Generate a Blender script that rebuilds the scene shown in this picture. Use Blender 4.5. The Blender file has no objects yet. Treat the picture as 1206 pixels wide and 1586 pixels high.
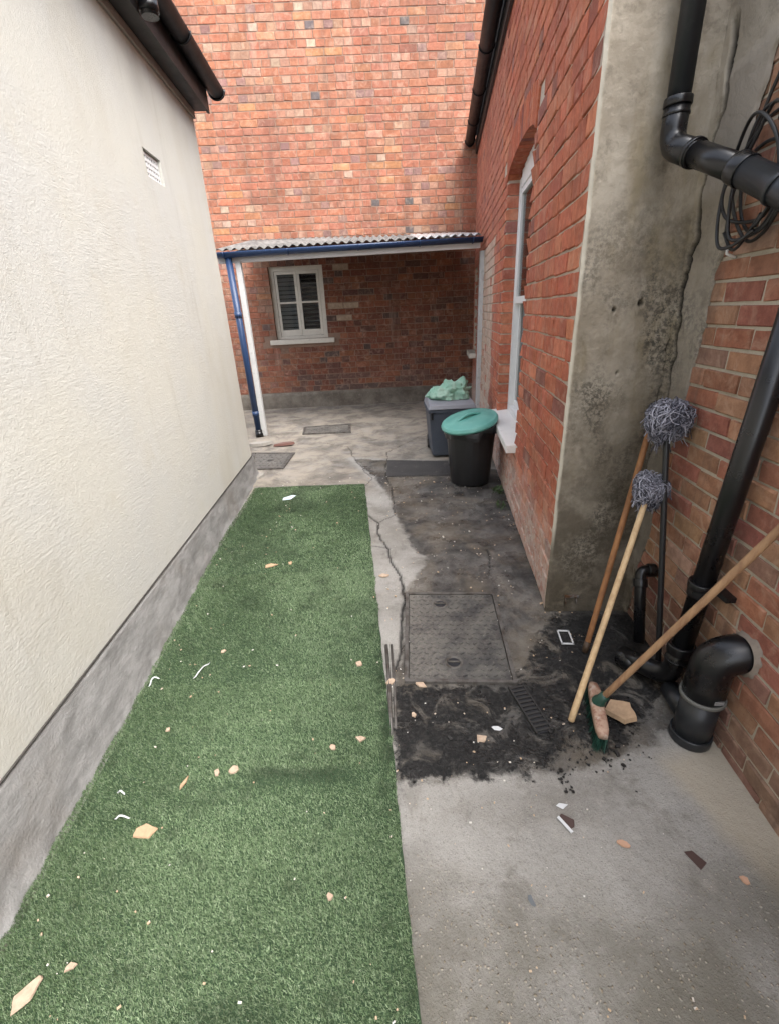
import bpy, math, random
import numpy as np
from mathutils import Vector, Matrix
from mathutils import noise as mnoise
random.seed(7); RNG = np.random.default_rng(11)
SC = bpy.context.scene
COL = SC.collection
rad = math.radians

# ------------------------------------------------------------------ camera
CAM_H, FPX, PITCH, ROLL = 1.6, 711.57, rad(23.53), rad(-2.87)
_f = Vector((0, math.cos(PITCH), -math.sin(PITCH))); _r = Vector((1, 0, 0)); _u = _r.cross(_f)
_r2 = math.cos(ROLL)*_r + math.sin(ROLL)*_u; _u2 = -math.sin(ROLL)*_r + math.cos(ROLL)*_u
cam_d = bpy.data.cameras.new('camera'); cam = bpy.data.objects.new('camera', cam_d); COL.objects.link(cam)
cam.matrix_world = Matrix(((_r2.x, _u2.x, -_f.x, 0), (_r2.y, _u2.y, -_f.y, 0), (_r2.z, _u2.z, -_f.z, CAM_H), (0, 0, 0, 1)))
cam_d.sensor_fit = 'HORIZONTAL'; cam_d.sensor_width = 36; cam_d.lens = 36*FPX/1206
cam_d.clip_start = 0.02; cam_d.clip_end = 2000
SC.camera = cam

# ------------------------------------------------------------------ sky, sun, exposure (overcast)
SUN_EL, SUN_AZ = rad(56), rad(143)      # azimuth clockwise from +Y: behind the camera, to the right
w = bpy.data.worlds.new('World'); SC.world = w; w.use_nodes = True
nt = w.node_tree; nt.nodes.clear()
sky = nt.nodes.new('ShaderNodeTexSky'); sky.sky_type = 'NISHITA'; sky.sun_disc = False
sky.sun_elevation = SUN_EL; sky.sun_rotation = SUN_AZ; sky.air_density = 1.0; sky.dust_density = 4.0; sky.ozone_density = 1.0
hs = nt.nodes.new('ShaderNodeHueSaturation'); hs.inputs['Saturation'].default_value = 0.42
bg = nt.nodes.new('ShaderNodeBackground'); bg.inputs[1].default_value = 0.15
wo = nt.nodes.new('ShaderNodeOutputWorld')
nt.links.new(sky.outputs[0], hs.inputs['Color']); nt.links.new(hs.outputs[0], bg.inputs[0]); nt.links.new(bg.outputs[0], wo.inputs[0])
sun_d = bpy.data.lights.new('sun', 'SUN'); sun_d.energy = 1.2; sun_d.angle = rad(50); sun_d.color = (1, 0.99, 0.97)
sun = bpy.data.objects.new('sun', sun_d); COL.objects.link(sun)
_sd = Vector((math.sin(SUN_AZ)*math.cos(SUN_EL), math.cos(SUN_AZ)*math.cos(SUN_EL), math.sin(SUN_EL)))
sun.rotation_euler = (-_sd).to_track_quat('-Z', 'Y').to_euler(); sun.location = (0, 0, 12)
vs = SC.view_settings; vs.view_transform = 'Standard'; vs.look = 'None'; vs.gamma = 1; vs.use_curve_mapping = False
vs.exposure = 2.0
cy = SC.cycles; cy.max_bounces = 6; cy.diffuse_bounces = 4; cy.glossy_bounces = 3; cy.transparent_max_bounces = 8; cy.caustics_reflective = False; cy.caustics_refractive = False
cy.use_adaptive_sampling = True; cy.adaptive_threshold = 0.02; cy.use_denoising = True; cy.time_limit = 800

# ------------------------------------------------------------------ object helpers
def tag(o, label=None, cat=None, group=None, kind=None):
    if label: o['label'] = label
    if cat: o['category'] = cat
    if group: o['group'] = group
    if kind: o['kind'] = kind
    return o
ORG = {}
def origin_of(o):
    return ORG.get(o.name, Vector((0, 0, 0)))
def adopt(o, parent):
    if parent is not None:
        o.parent = parent
        o.matrix_parent_inverse = Matrix.Translation(-origin_of(parent))
def thing(name, loc, label, cat, group=None):
    o = bpy.data.objects.new(name, None); COL.objects.link(o); o.location = loc; o.empty_display_size = 0.1
    ORG[o.name] = Vector(loc)
    return tag(o, label, cat, group)
class MB:
    def __init__(s): s.v = []; s.f = []; s.smooth = []
    def add(s, vs, fs, smooth=False):
        n = len(s.v); s.v += [tuple(map(float, p)) for p in vs]
        for f in fs: s.f.append(tuple(i+n for i in f)); s.smooth.append(smooth)
        return s
    def hexa(s, p, bevel=0):      # p: 8 corners: bottom 4 ccw then top 4
        return s.add(p, [(3, 2, 1, 0), (4, 5, 6, 7), (0, 1, 5, 4), (1, 2, 6, 5), (2, 3, 7, 6), (3, 0, 4, 7)])
    def box(s, c, d, ux=(1, 0, 0), uy=(0, 1, 0), uz=(0, 0, 1)):
        c = Vector(c); ux = Vector(ux)*d[0]/2; uy = Vector(uy)*d[1]/2; uz = Vector(uz)*d[2]/2
        P = []
        for k in (-1, 1):
            for i, j in ((-1, -1), (1, -1), (1, 1), (-1, 1)): P.append(c+ux*i+uy*j+uz*k)
        return s.hexa(P)
    def tube(s, path, r, n=12, caps=True, smooth=True):
        P = [Vector(p) for p in path]; R = r if isinstance(r, (list, tuple)) else [r]*len(P)
        t0 = (P[1]-P[0]).normalized(); a = t0.orthogonal().normalized(); vs = []; fs = []
        for i, p in enumerate(P):
            t = (P[min(i+1, len(P)-1)]-P[max(i-1, 0)])
            t = t.normalized() if t.length > 1e-9 else t0
            a = (a - t*a.dot(t)).normalized(); b = t.cross(a)
            for k in range(n):
                an = 2*math.pi*k/n; vs.append(p + (a*math.cos(an)+b*math.sin(an))*R[i])
        for i in range(len(P)-1):
            for k in range(n):
                fs.append((i*n+k, i*n+(k+1) % n, (i+1)*n+(k+1) % n, (i+1)*n+k))
        s.add(vs, fs, smooth)
        if caps:
            m = (len(P)-1)*n
            s.add(vs[:n], [tuple(range(n-1, -1, -1))]); s.add(vs[m:m+n], [tuple(range(n))])
        return s
    def lathe(s, c, prof, n=40, rib=None, ax=(0, 0, 1), smooth=True, close=False):
        ax = Vector(ax).normalized(); a = ax.orthogonal().normalized(); b = ax.cross(a); c = Vector(c); vs = []; fs = []
        for (r, z) in prof:
            for k in range(n):
                an = 2*math.pi*k/n; rr = r*(1+(rib(k, z) if rib else 0)); vs.append(c+ax*z+(a*math.cos(an)+b*math.sin(an))*rr)
        for i in range(len(prof)-1):
            for k in range(n): fs.append((i*n+k, i*n+(k+1) % n, (i+1)*n+(k+1) % n, (i+1)*n+k))
        return s.add(vs, fs, smooth)
    def build(s, name, mat, parent=None, bevel=0.0, seg=2, recalc=True):
        me = bpy.data.meshes.new(name); me.from_pydata(s.v, [], s.f); me.polygons.foreach_set('use_smooth', s.smooth)
        if recalc or bevel:
            import bmesh
            bm = bmesh.new(); bm.from_mesh(me); bmesh.ops.remove_doubles(bm, verts=bm.verts, dist=1e-6)
            bmesh.ops.recalc_face_normals(bm, faces=bm.faces)
            if bevel:
                ed = [e for e in bm.edges if len(e.link_faces) == 2 and e.calc_face_angle(0) > 0.6]
                bmesh.ops.bevel(bm, geom=ed, offset=bevel, segments=seg, affect='EDGES', profile=0.6, clamp_overlap=True)
            bm.to_mesh(me); bm.free()
        me.materials.append(mat)
        o = bpy.data.objects.new(name, me); COL.objects.link(o); adopt(o, parent)
        return o
def arc(c, a, b, r, a0, a1, n=10):
    c = Vector(c); a = Vector(a); b = Vector(b)
    return [c+(a*math.cos(a0+(a1-a0)*i/n)+b*math.sin(a0+(a1-a0)*i/n))*r for i in range(n+1)]
def bend_path(pts, r, n=8):
    """polyline with rounded corners"""
    P = [Vector(p) for p in pts]; out = [P[0]]
    for i in range(1, len(P)-1):
        d0 = (P[i-1]-P[i]); d1 = (P[i+1]-P[i]); k = min(r, d0.length*.48, d1.length*.48)
        A = P[i]+d0.normalized()*k; B = P[i]+d1.normalized()*k
        for j in range(n+1):
            t = j/n; out.append((1-t)**2*A+2*t*(1-t)*P[i]+t*t*B)
    out.append(P[-1]); return out
# value noise for geometry
_tab = RNG.random((256, 256))
def vnoise(x, y):
    xi = np.floor(x).astype(int); yi = np.floor(y).astype(int); fx = x-xi; fy = y-yi
    fx = fx*fx*(3-2*fx); fy = fy*fy*(3-2*fy)
    g = lambda a, b: _tab[a & 255, b & 255]
    return (g(xi, yi)*(1-fx)+g(xi+1, yi)*fx)*(1-fy)+(g(xi, yi+1)*(1-fx)+g(xi+1, yi+1)*fx)*fy
def fbm(x, y, o=4):
    s = 0; a = .5; t = 0
    for i in range(o): s = s+a*vnoise(x*2**i+17*i, y*2**i+5*i); t += a; a *= .5
    return s/t
def seg_dist(X, Y, pl, closed=False):
    d = np.full(X.shape, 1e9); n = len(pl)
    for i in range(n if closed else n-1):
        ax, ay = pl[i]; bx, by = pl[(i+1) % n]; dx, dy = bx-ax, by-ay; L2 = dx*dx+dy*dy+1e-12
        t = np.clip(((X-ax)*dx+(Y-ay)*dy)/L2, 0, 1); d = np.minimum(d, np.hypot(X-ax-t*dx, Y-ay-t*dy))
    return d
def poly_sd(X, Y, pl):
    ins = np.zeros(X.shape, bool); n = len(pl)
    for i in range(n):
        ax, ay = pl[i]; bx, by = pl[(i+1) % n]
        c = ((ay > Y) != (by > Y)) & (X < (bx-ax)*(Y-ay)/(by-ay+1e-12)+ax); ins ^= c
    d = seg_dist(X, Y, pl, True); return np.where(ins, d, -d)
def sstep(a, b, x):
    t = np.clip((x-a)/(b-a), 0, 1); return t*t*(3-2*t)
def mesh_np(name, V, F, mat, parent=None, smooth=True, attrs=None, cols=None):
    V = np.asarray(V, np.float32); F = np.asarray(F, np.int32); k = F.shape[1]
    me = bpy.data.meshes.new(name); me.vertices.add(len(V)); me.vertices.foreach_set('co', V.ravel())
    me.loops.add(F.size); me.loops.foreach_set('vertex_index', F.ravel()); me.polygons.add(len(F))
    me.polygons.foreach_set('loop_start', np.arange(0, F.size, k, dtype=np.int32)); me.polygons.foreach_set('loop_total', np.full(len(F), k, np.int32))
    me.polygons.foreach_set('use_smooth', np.full(len(F), smooth)); me.update(calc_edges=True); me.validate()
    for a, val in (attrs or {}).items():
        at = me.attributes.new(a, 'FLOAT', 'POINT'); at.data.foreach_set('value', np.asarray(val, np.float32).ravel())
    for a, val in (cols or {}).items():
        at = me.attributes.new(a, 'FLOAT_COLOR', 'POINT'); c4 = np.ones((len(V), 4), np.float32); c4[:, :3] = val; at.data.foreach_set('color', c4.ravel())
    me.materials.append(mat); o = bpy.data.objects.new(name, me); COL.objects.link(o); adopt(o, parent); return o
def gridF(nu, nv):
    i, j = np.meshgrid(np.arange(nu-1), np.arange(nv-1), indexing='ij'); a = (i*nv+j).ravel()
    return np.stack([a, a+nv, a+nv+1, a+1], 1)

# ------------------------------------------------------------------ material helpers
class N:
    def __init__(s, name):
        s.m = bpy.data.materials.new(name); s.m.use_nodes = True; s.t = s.m.node_tree; s.t.nodes.clear()
        s.out = s.new('ShaderNodeOutputMaterial'); s.b = s.new('ShaderNodeBsdfPrincipled'); s.lk(s.b.outputs[0], s.out.inputs[0])
        s._pos = None
    def new(s, k): return s.t.nodes.new(k)
    def lk(s, a, b): s.t.links.new(a, b)
    def pos(s):
        if s._pos is None: s._pos = s.new('ShaderNodeNewGeometry').outputs['Position']
        return s._pos
    def setin(s, inp, v):
        if hasattr(v, 'is_linked') or isinstance(v, bpy.types.NodeSocket): s.lk(v, inp)
        elif isinstance(v, (tuple, list)) and len(v) == 3 and inp.type == 'RGBA': inp.default_value = (*v, 1)
        else: inp.default_value = v
    def mapv(s, vec, scale=(1, 1, 1), rot=(0, 0, 0), loc=(0, 0, 0)):
        m = s.new('ShaderNodeMapping'); s.lk(vec, m.inputs[0]); m.inputs['Scale'].default_value = scale; m.inputs['Rotation'].default_value = rot; m.inputs['Location'].default_value = loc; return m.outputs[0]
    def noise(s, scale, detail=5, rough=.6, vec=None, dist=0, col=False):
        n = s.new('ShaderNodeTexNoise'); s.lk(vec or s.pos(), n.inputs['Vector']); n.inputs['Scale'].default_value = scale; n.inputs['Detail'].default_value = min(detail, 5); n.inputs['Roughness'].default_value = rough; n.inputs['Distortion'].default_value = dist
        return n.outputs[1 if col else 0]
    def noise_warp(s):
        v = s.new('ShaderNodeVectorMath'); v.operation = 'MULTIPLY_ADD'; s.lk(s.noise(60, 2, col=True), v.inputs[0]); v.inputs[1].default_value = (.012, .012, 0); s.lk(s.pos(), v.inputs[2]); return v.outputs[0]
    def voro(s, scale, feat='F1', out='Distance', vec=None, rnd=1):
        n = s.new('ShaderNodeTexVoronoi'); n.feature = feat; s.lk(vec or s.pos(), n.inputs['Vector']); n.inputs['Scale'].default_value = scale; n.inputs['Randomness'].default_value = rnd; return n.outputs[out]
    def ramp(s, f, a, b, va=0., vb=1.):
        n = s.new('ShaderNodeMapRange'); n.interpolation_type = 'SMOOTHSTEP'; s.setin(n.inputs[0], f); s.setin(n.inputs[1], a); s.setin(n.inputs[2], b); n.inputs[3].default_value = va; n.inputs[4].default_value = vb; return n.outputs[0]
    def math(s, op, a, b=0., c=0.):
        n = s.new('ShaderNodeMath'); n.operation = op; s.setin(n.inputs[0], a); s.setin(n.inputs[1], b); s.setin(n.inputs[2], c); return n.outputs[0]
    def mix(s, f, a, b, mode='MIX'):
        n = s.new('ShaderNodeMix'); n.data_type = 'RGBA'; n.blend_type = mode; s.setin(n.inputs[0], f); s.setin(n.inputs[6], a); s.setin(n.inputs[7], b); return n.outputs[2]
    def attr(s, name, kind='GEOMETRY', out='Fac'):
        n = s.new('ShaderNodeAttribute'); n.attribute_type = kind; n.attribute_name = name; return n.outputs[out]
    def bump(s, h, strength=.5, dist=.01, nrm=None):
        n = s.new('ShaderNodeBump'); n.inputs['Strength'].default_value = strength; n.inputs['Distance'].default_value = dist; s.setin(n.inputs['Height'], h)
        if nrm is not None: s.lk(nrm, n.inputs['Normal'])
        return n.outputs[0]
    def fin(s, col, rough=.8, nrm=None, spec=.5, metal=0.):
        s.setin(s.b.inputs['Base Color'], col); s.setin(s.b.inputs['Roughness'], rough); s.b.inputs['Specular IOR Level'].default_value = spec; s.b.inputs['Metallic'].default_value = metal
        if nrm is not None: s.lk(nrm, s.b.inputs['Normal'])
        return s.m
def paint(name, col, rough=.5, var=.12, dirt=(.12, .1, .08), dirt_amt=.25, bscale=60, bstr=.15, spec=.5, nscale=8):
    n = N(name); a = n.noise(nscale, 6, .65); c = n.mix(n.ramp(a, .35, .75, 0, var), col, tuple(x*.6 for x in col))
    d = n.ramp(n.noise(nscale*2.3, 8, .7), .55, .75, 0, dirt_amt); c = n.mix(d, c, dirt)
    r = n.math('MULTIPLY_ADD', a, .25, rough-.1)
    return n.fin(c, r, n.bump(n.noise(bscale, 4), bstr, .003), spec)
def brick_mat(name, single, eff=0.0, grime=.25, soot=0.0):
    n = N(name)
    if single: base = n.new('ShaderNodeObjectInfo').outputs['Color']
    else: base = n.attr('bcol', out='Color')
    a = n.noise(22, 6, .7); c = n.mix(n.ramp(a, .35, .65, 0, .6), base, n.mix(1.0, base, (.55, .5, .5), 'MULTIPLY'))
    c = n.mix(n.ramp(n.noise(11, 5, .65, dist=.8), .48, .72, 0, .5), c, n.mix(.55, base, (.62, .45, .34)))
    c = n.mix(n.ramp(n.noise(130, 3, .6), .62, .75, 0, .5), c, (.06, .04, .035))
    c = n.mix(n.ramp(n.noise(2.2, 7, .65), .48, .78, 0, grime), c, (.1, .075, .06))
    stv = n.mapv(n.pos(), (2.6, 2.6, .28)); c = n.mix(n.ramp(n.noise(1.5, 5, .7, vec=stv), .5, .72, 0, grime*1.3), c, (.085, .06, .05)); c = n.mix(n.ramp(n.noise(1.9, 5, .72, vec=n.mapv(stv, loc=(4, 2, 1))), .55, .75, 0, .3), c, (.52, .38, .30))
    if eff:
        sep = n.new('ShaderNodeSeparateXYZ'); n.lk(n.pos(), sep.inputs[0])
        z = n.math('ADD', sep.outputs[2], n.math('MULTIPLY', n.noise(3.5, 6, .65), -.9))
        m = n.math('MULTIPLY', n.ramp(z, .25, -.32, 0, eff), n.ramp(n.noise(18, 6, .7), .35, .6, .35, 1))
        c = n.mix(m, c, (.56, .49, .43))
    h = n.math('ADD', n.noise(75, 6, .7), n.math('MULTIPLY', n.noise(14, 4), 1.2))
    return n.fin(c, .88, n.bump(h, .55, .006), .25)
def mortar_mat(name, col, dark=.35):
    n = N(name); c = n.mix(n.ramp(n.noise(4, 7, .7), .35, .7, 0, dark), col, (.13, .11, .09)); c = n.mix(n.ramp(n.noise(90, 3), .5, .75, 0, .4), c, tuple(x*.55 for x in col))
    return n.fin(c, .95, n.bump(n.noise(160, 5, .7), .6, .004), .15)

M = {}
M['brick_back_1'] = brick_mat('brick_back_single', True, grime=.3); M['brick_back_n'] = brick_mat('brick_back_mass', False, grime=.3)
M['brick_right_1'] = brick_mat('brick_right_single', True, eff=.85, grime=.2); M['brick_right_n'] = brick_mat('brick_right_mass', False, eff=.85, grime=.2)
M['brick_near_1'] = brick_mat('brick_near_single', True, grime=.5); M['brick_near_n'] = brick_mat('brick_near_mass', False, grime=.5)
M['mortar_back'] = mortar_mat('mortar_back', (.27, .18, .135)); M['mortar_right'] = mortar_mat('mortar_right', (.52, .44, .36), .3); M['mortar_near'] = mortar_mat('mortar_near', (.47, .42, .34), .35)
M['white'] = paint('white_paint', (.74, .74, .73), .45, .1, dirt_amt=.15); M['cream'] = paint('cream_paint', (.66, .62, .54), .55, .25, dirt_amt=.35)
M['white_sill'] = paint('white_sill_paint', (.78, .76, .73), .55, .08, dirt_amt=.2)
M['blue'] = paint('blue_paint', (.016, .04, .105), .4, .15, dirt=(.1, .1, .1), dirt_amt=.15)
M['blackpvc'] = paint('black_plastic', (.006, .006, .007), .27, .2, dirt=(.05, .048, .045), dirt_amt=.07, bscale=200, bstr=.05, nscale=14)
M['blackpipe_grey'] = paint('weathered_black_plastic', (.014, .016, .019), .36, .2, dirt=(.08, .075, .07), dirt_amt=.2, bscale=200, bstr=.05, nscale=14)
M['fascia'] = paint('dark_fascia', (.02, .017, .016), .5, .3, dirt=(.07, .06, .055), dirt_amt=.2)
M['gutterblack'] = paint('gutter_black', (.006, .006, .007), .5, .1, dirt=(.03, .028, .026), dirt_amt=.1, spec=.25)
M['cable'] = paint('cable_black', (.014, .014, .015), .45, .1, dirt_amt=.1)
M['dark_inside'] = paint('dark_room', (.015, .015, .018), .9, .1, dirt_amt=0)
def glass():
    n = N('window_glass'); g = n.new('ShaderNodeBsdfGlossy'); g.inputs['Roughness'].default_value = .04; t = n.new('ShaderNodeBsdfTransparent'); t.inputs[0].default_value = (.82, .84, .84, 1)
    fr = n.new('ShaderNodeFresnel'); fr.inputs[0].default_value = 1.5; mx = n.new('ShaderNodeMixShader'); n.lk(fr.outputs[0], mx.inputs[0]); n.lk(t.outputs[0], mx.inputs[1]); n.lk(g.outputs[0], mx.inputs[2]); n.lk(mx.outputs[0], n.out.inputs[0]); return n.m
M['glass'] = glass()
def render_wall():
    n = N('cream_textured_render'); P = n.mapv(n.pos(), (.12, 1, 1))
    # comb / trowel sweeps: concentric arcs round scattered centres
    Pw = n.new('ShaderNodeVectorMath'); Pw.operation = 'MULTIPLY_ADD'; n.lk(n.noise(3.0, 3, col=True), Pw.inputs[0]); Pw.inputs[1].default_value = (.0, .22, .22); n.lk(P, Pw.inputs[2])
    vo = n.new('ShaderNodeTexVoronoi'); vo.inputs['Scale'].default_value = 3.6; n.lk(Pw.outputs[0], vo.inputs['Vector'])
    d = n.math('ADD', n.math('MULTIPLY', vo.outputs['Distance'], 70), n.math('MULTIPLY', n.noise(5, 3), 5))
    wv = n.math('SINE', n.math('MULTIPLY', d, 2.6)); sepc = n.new('ShaderNodeSeparateColor'); n.lk(vo.outputs['Color'], sepc.inputs[0])
    wv = n.math('MULTIPLY', n.math('MULTIPLY', wv, n.ramp(n.noise(6, 4), .35, .65, .15, 1)), n.math('MULTIPLY_ADD', sepc.outputs[0], .7, .3))
    fine = n.noise(95, 5, .75); blot = n.noise(22, 5, .7)
    dr1 = n.math('MULTIPLY', n.noise(9, 3, .6, vec=n.mapv(n.pos(), (1, 1.3, 10), (rad(24), 0, 0))), n.ramp(n.noise(2.2, 3), .42, .6)); dr2 = n.math('MULTIPLY', n.noise(9, 3, .6, vec=n.mapv(n.pos(), (1, 1.3, 10), (rad(-38), 0, 0))), n.ramp(n.noise(2.6, 3, vec=n.mapv(n.pos(), loc=(0, 5, 2))), .45, .6))
    h = n.math('ADD', n.math('ADD', n.math('MULTIPLY', wv, .022), n.math('MULTIPLY', n.math('ADD', dr1, dr2), .55)), n.math('ADD', n.math('MULTIPLY', fine, 1.1), n.math('MULTIPLY', blot, .8)))
    c = n.mix(n.ramp(n.noise(1.1, 6, .6), .3, .7), (.57, .555, .49), (.54, .535, .50))
    c = n.mix(n.ramp(n.noise(2.7, 8, .7), .52, .75, 0, .3), c, (.50, .465, .37))
    c = n.mix(n.ramp(n.noise(45, 4), .66, .78, 0, .35), c, (.36, .33, .27))
    c = n.mix(n.ramp(n.noise(.8, 4, .6, vec=n.mapv(n.pos(), (1, 1, .5), loc=(0, 3, 0))), .46, .66, 0, .55), c, (.47, .44, .365)); c = n.mix(n.ramp(n.noise(11, 5, .75), .62, .78, 0, .4), c, (.45, .42, .35))
    c = n.mix(n.ramp(n.noise(3.2, 5, .7, vec=n.mapv(n.pos(), (1, 2.2, .22), loc=(0, 1, 0))), .54, .74, 0, .32), c, (.40, .375, .31))
    return n.fin(c, .92, n.bump(h, .45, .0065), .15)
M['render'] = render_wall()
def plinth_mat():
    n = N('grey_cement_plinth'); st = n.mapv(n.pos(), (1, .6, 2.0), (rad(22), 0, 0))
    a = n.noise(6.5, 5, .72, vec=st, dist=.25); c = n.mix(n.ramp(a, .32, .66), (.165, .162, .155), (.262, .258, .248))
    c = n.mix(n.ramp(n.noise(1.6, 6, .6), .5, .72, 0, .6), c, (.16, .135, .11)); c = n.mix(n.ramp(n.noise(24, 5, .7, vec=st), .62, .8, 0, .35), c, (.4, .4, .4))
    return n.fin(c, .85, n.bump(n.math('ADD', n.noise(30, 6, .7, vec=st), n.noise(120, 3)), .5, .006), .3)
M['plinth'] = plinth_mat()
def pilaster_mat():
    n = N('weathered_cement_render'); sep = n.new('ShaderNodeSeparateXYZ'); n.lk(n.pos(), sep.inputs[0]); st = n.mapv(n.pos(), (2.2, 1, .7))
    c = n.mix(n.ramp(n.noise(3.2, 7, .65), .35, .68), (.36, .32, .26), (.235, .20, .152))
    c = n.mix(n.ramp(n.noise(2.6, 6, .6, vec=st), .5, .72, 0, .65), c, (.19, .15, .085))
    bl = n.math('MULTIPLY', n.ramp(n.noise(3.4, 4, .55, vec=n.mapv(n.pos(), (1.4, 1, .8), loc=(.4, 0, .3))), .40, .60), n.ramp(n.noise(48, 5, .8), .40, .6))
    bl = n.math('MULTIPLY', bl, n.ramp(sep.outputs[2], 2.1, 1.5)); c = n.mix(n.math('MULTIPLY', bl, .88), c, (.035, .033, .028))
    al = n.math('MULTIPLY', n.ramp(sep.outputs[2], 1.75, .35), n.ramp(n.noise(5, 5, .7), .3, .6, .4, 1)); c = n.mix(n.math('MULTIPLY', al, .88), c, (.072, .06, .043))
    c = n.mix(n.ramp(n.noise(9, 5, .75), .5, .68, 0, .5), c, (.115, .095, .07)); c = n.mix(n.attr('patch'), c, (.27, .24, .205)); c = n.mix(n.attr('crack'), c, (.012, .011, .01)); c = n.mix(n.attr('edge'), c, (.52, .48, .4))
    h = n.math('ADD', n.noise(28, 7, .7), n.math('MULTIPLY', n.noise(110, 4, .7), .5)); return n.fin(c, .88, n.bump(h, .55, .007), .25)
M['pilaster'] = pilaster_mat()
def concrete_mat():
    n = N('yard_concrete'); base = n.mix(n.ramp(n.noise(2.1, 8, .65), .32, .7), (.33, .318, .295), (.225, .215, .198))
    base = n.mix(n.ramp(n.noise(.9, 5, .6, dist=.5), .48, .66, 0, .75), base, (.15, .135, .112)); base = n.mix(n.ramp(n.noise(170, 3, .7), .54, .68, 0, .55), base, (.10, .094, .085)); base = n.mix(n.ramp(n.noise(200, 3, .65, vec=n.mapv(n.pos(), loc=(3, 1, 0))), .6, .72, 0, .7), base, (.45, .43, .38))
    base = n.mix(n.ramp(n.noise(55, 5, .75), .5, .75, 0, .4), base, (.14, .132, .118)); base = n.mix(n.ramp(n.noise(13, 6, .7), .55, .72, 0, .45), base, (.38, .36, .32)); base = n.mix(n.ramp(n.noise(4.2, 5, .75, dist=.6), .52, .68, 0, .55), base, (.13, .118, .1))
    base = n.mix(n.math('MULTIPLY', n.attr('sandy'), n.ramp(n.noise(5, 7, .65), .25, .6, .5, 1)), base, n.mix(n.ramp(n.noise(2.6, 5, .72, dist=.4), .38, .64), (.285, .25, .205), (.125, .11, .094)))
    base = n.mix(n.math('MULTIPLY', n.attr('yellow'), .7), base, (.40, .35, .27))
    # exposed aggregate
    vo = n.new('ShaderNodeTexVoronoi'); vo.inputs['Scale'].default_value = 95; n.lk(n.noise_warp(), vo.inputs['Vector']); sc = n.new('ShaderNodeSeparateColor'); n.lk(vo.outputs['Color'], sc.inputs[0])
    peb = n.math('MULTIPLY', n.ramp(vo.outputs['Distance'], n.math('MULTIPLY_ADD', sc.outputs[2], .3, .2), .1), n.ramp(sc.outputs[0], .5, .62)); peb = n.math('MULTIPLY', peb, n.attr('pebble'))
    base = n.mix(n.math('MULTIPLY', n.math('MULTIPLY', n.attr('pebble'), n.ramp(n.noise(3, 5, .65), .3, .6, .25, 1)), .75), base, (.105, .096, .072)); base = n.mix(n.math('MULTIPLY', peb, .9), base, n.mix(sc.outputs[1], (.5, .46, .39), (.26, .21, .14)))
    dampn = n.math('ADD', n.attr('damp'), n.math('MULTIPLY_ADD', n.noise(9, 7, .7), .16, -.08)); damp = n.ramp(dampn, -.015, .03)
    base = n.mix(n.math('MULTIPLY', damp, n.ramp(n.noise(3.2, 5, .75), .35, .68, .97, .58)), base, n.mix(n.ramp(n.noise(1.8, 5, .7, dist=.7), .42, .62), (.027, .025, .024), (.098, .082, .062)))
    grn = n.math('ADD', n.attr('grime'), n.math('MULTIPLY_ADD', n.noise(11, 8, .72), .26, -.13)); gr = n.ramp(grn, -.02, .02)
    gr = n.math('MULTIPLY', gr, n.ramp(n.noise(7, 6, .7, dist=.8), .36, .5, .25, 1)); base = n.mix(gr, base, n.mix(n.ramp(n.noise(60, 4), .45, .7), (.009, .009, .009), (.03, .029, .028)))
    base = n.mix(n.attr('crack'), base, (.014, .013, .012))
    wet = n.math('MULTIPLY', n.math('MAXIMUM', damp, gr), n.ramp(n.noise(3.3, 5, .6), .4, .62))
    rough = n.ramp(wet, 0, 1, .88, .22)
    h = n.math('ADD', n.math('MULTIPLY', n.noise(45, 7, .75), .8), n.math('MULTIPLY', n.noise(190, 4, .7), .35)); h = n.math('ADD', h, n.math('MULTIPLY', peb, .5))
    h = n.math('ADD', h, n.math('MULTIPLY', gr, n.noise(38, 5, .7))); return n.fin(base, rough, n.bump(h, .9, .010), .35)
M['concrete'] = concrete_mat()

# ------------------------------------------------------------------ the place: key lines
R_P = np.array([0.855, 2.163]); R_D = np.array([math.sin(rad(6.92)), math.cos(rad(6.92))]); R_N = np.array([-R_D[1], R_D[0]])
N_P = np.array([1.223, 1.219]); N_D = np.array([math.sin(rad(4.8)), math.cos(rad(4.8))]); N_N = np.array([-N_D[1], N_D[0]])
L_P = np.array([-1.215, 0.0]); L_D = np.array([-math.sin(rad(3.05)), math.cos(rad(3.05))]); L_N = np.array([L_D[1], -L_D[0]])
B_P = np.array([-3.6, 8.904]); B_D = np.array([1, .0108]); B_D = B_D/np.hypot(*B_D); B_N = np.array([B_D[1], -B_D[0]])
def on(P, D, Nn, s, z, off=0.):
    q = P+D*s+Nn*off; return Vector((q[0], q[1], z))
def Rw(s, z, off=0.): return on(R_P, R_D, R_N, s, z, off)
def Nw(s, z, off=0.): return on(N_P, N_D, N_N, s, z, off)
def Lw(s, z, off=0.): return on(L_P, L_D, L_N, s, z, off)
def Bw(s, z, off=0.): return on(B_P, B_D, B_N, s, z, off)
def slab(mb, fn, s0, s1, z0, z1, o0, o1):
    P = [fn(s0, z0, o0), fn(s1, z0, o0), fn(s1, z0, o1), fn(s0, z0, o1), fn(s0, z1, o0), fn(s1, z1, o0), fn(s1, z1, o1), fn(s0, z1, o1)]
    return mb.hexa(P)
def to_px(p):
    v = Vector(p)-Vector((0, 0, CAM_H)); d = v.dot(_f)
    if d < .05: return None
    return (603+FPX*v.dot(_r2)/d, 793-FPX*v.dot(_u2)/d)

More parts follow.
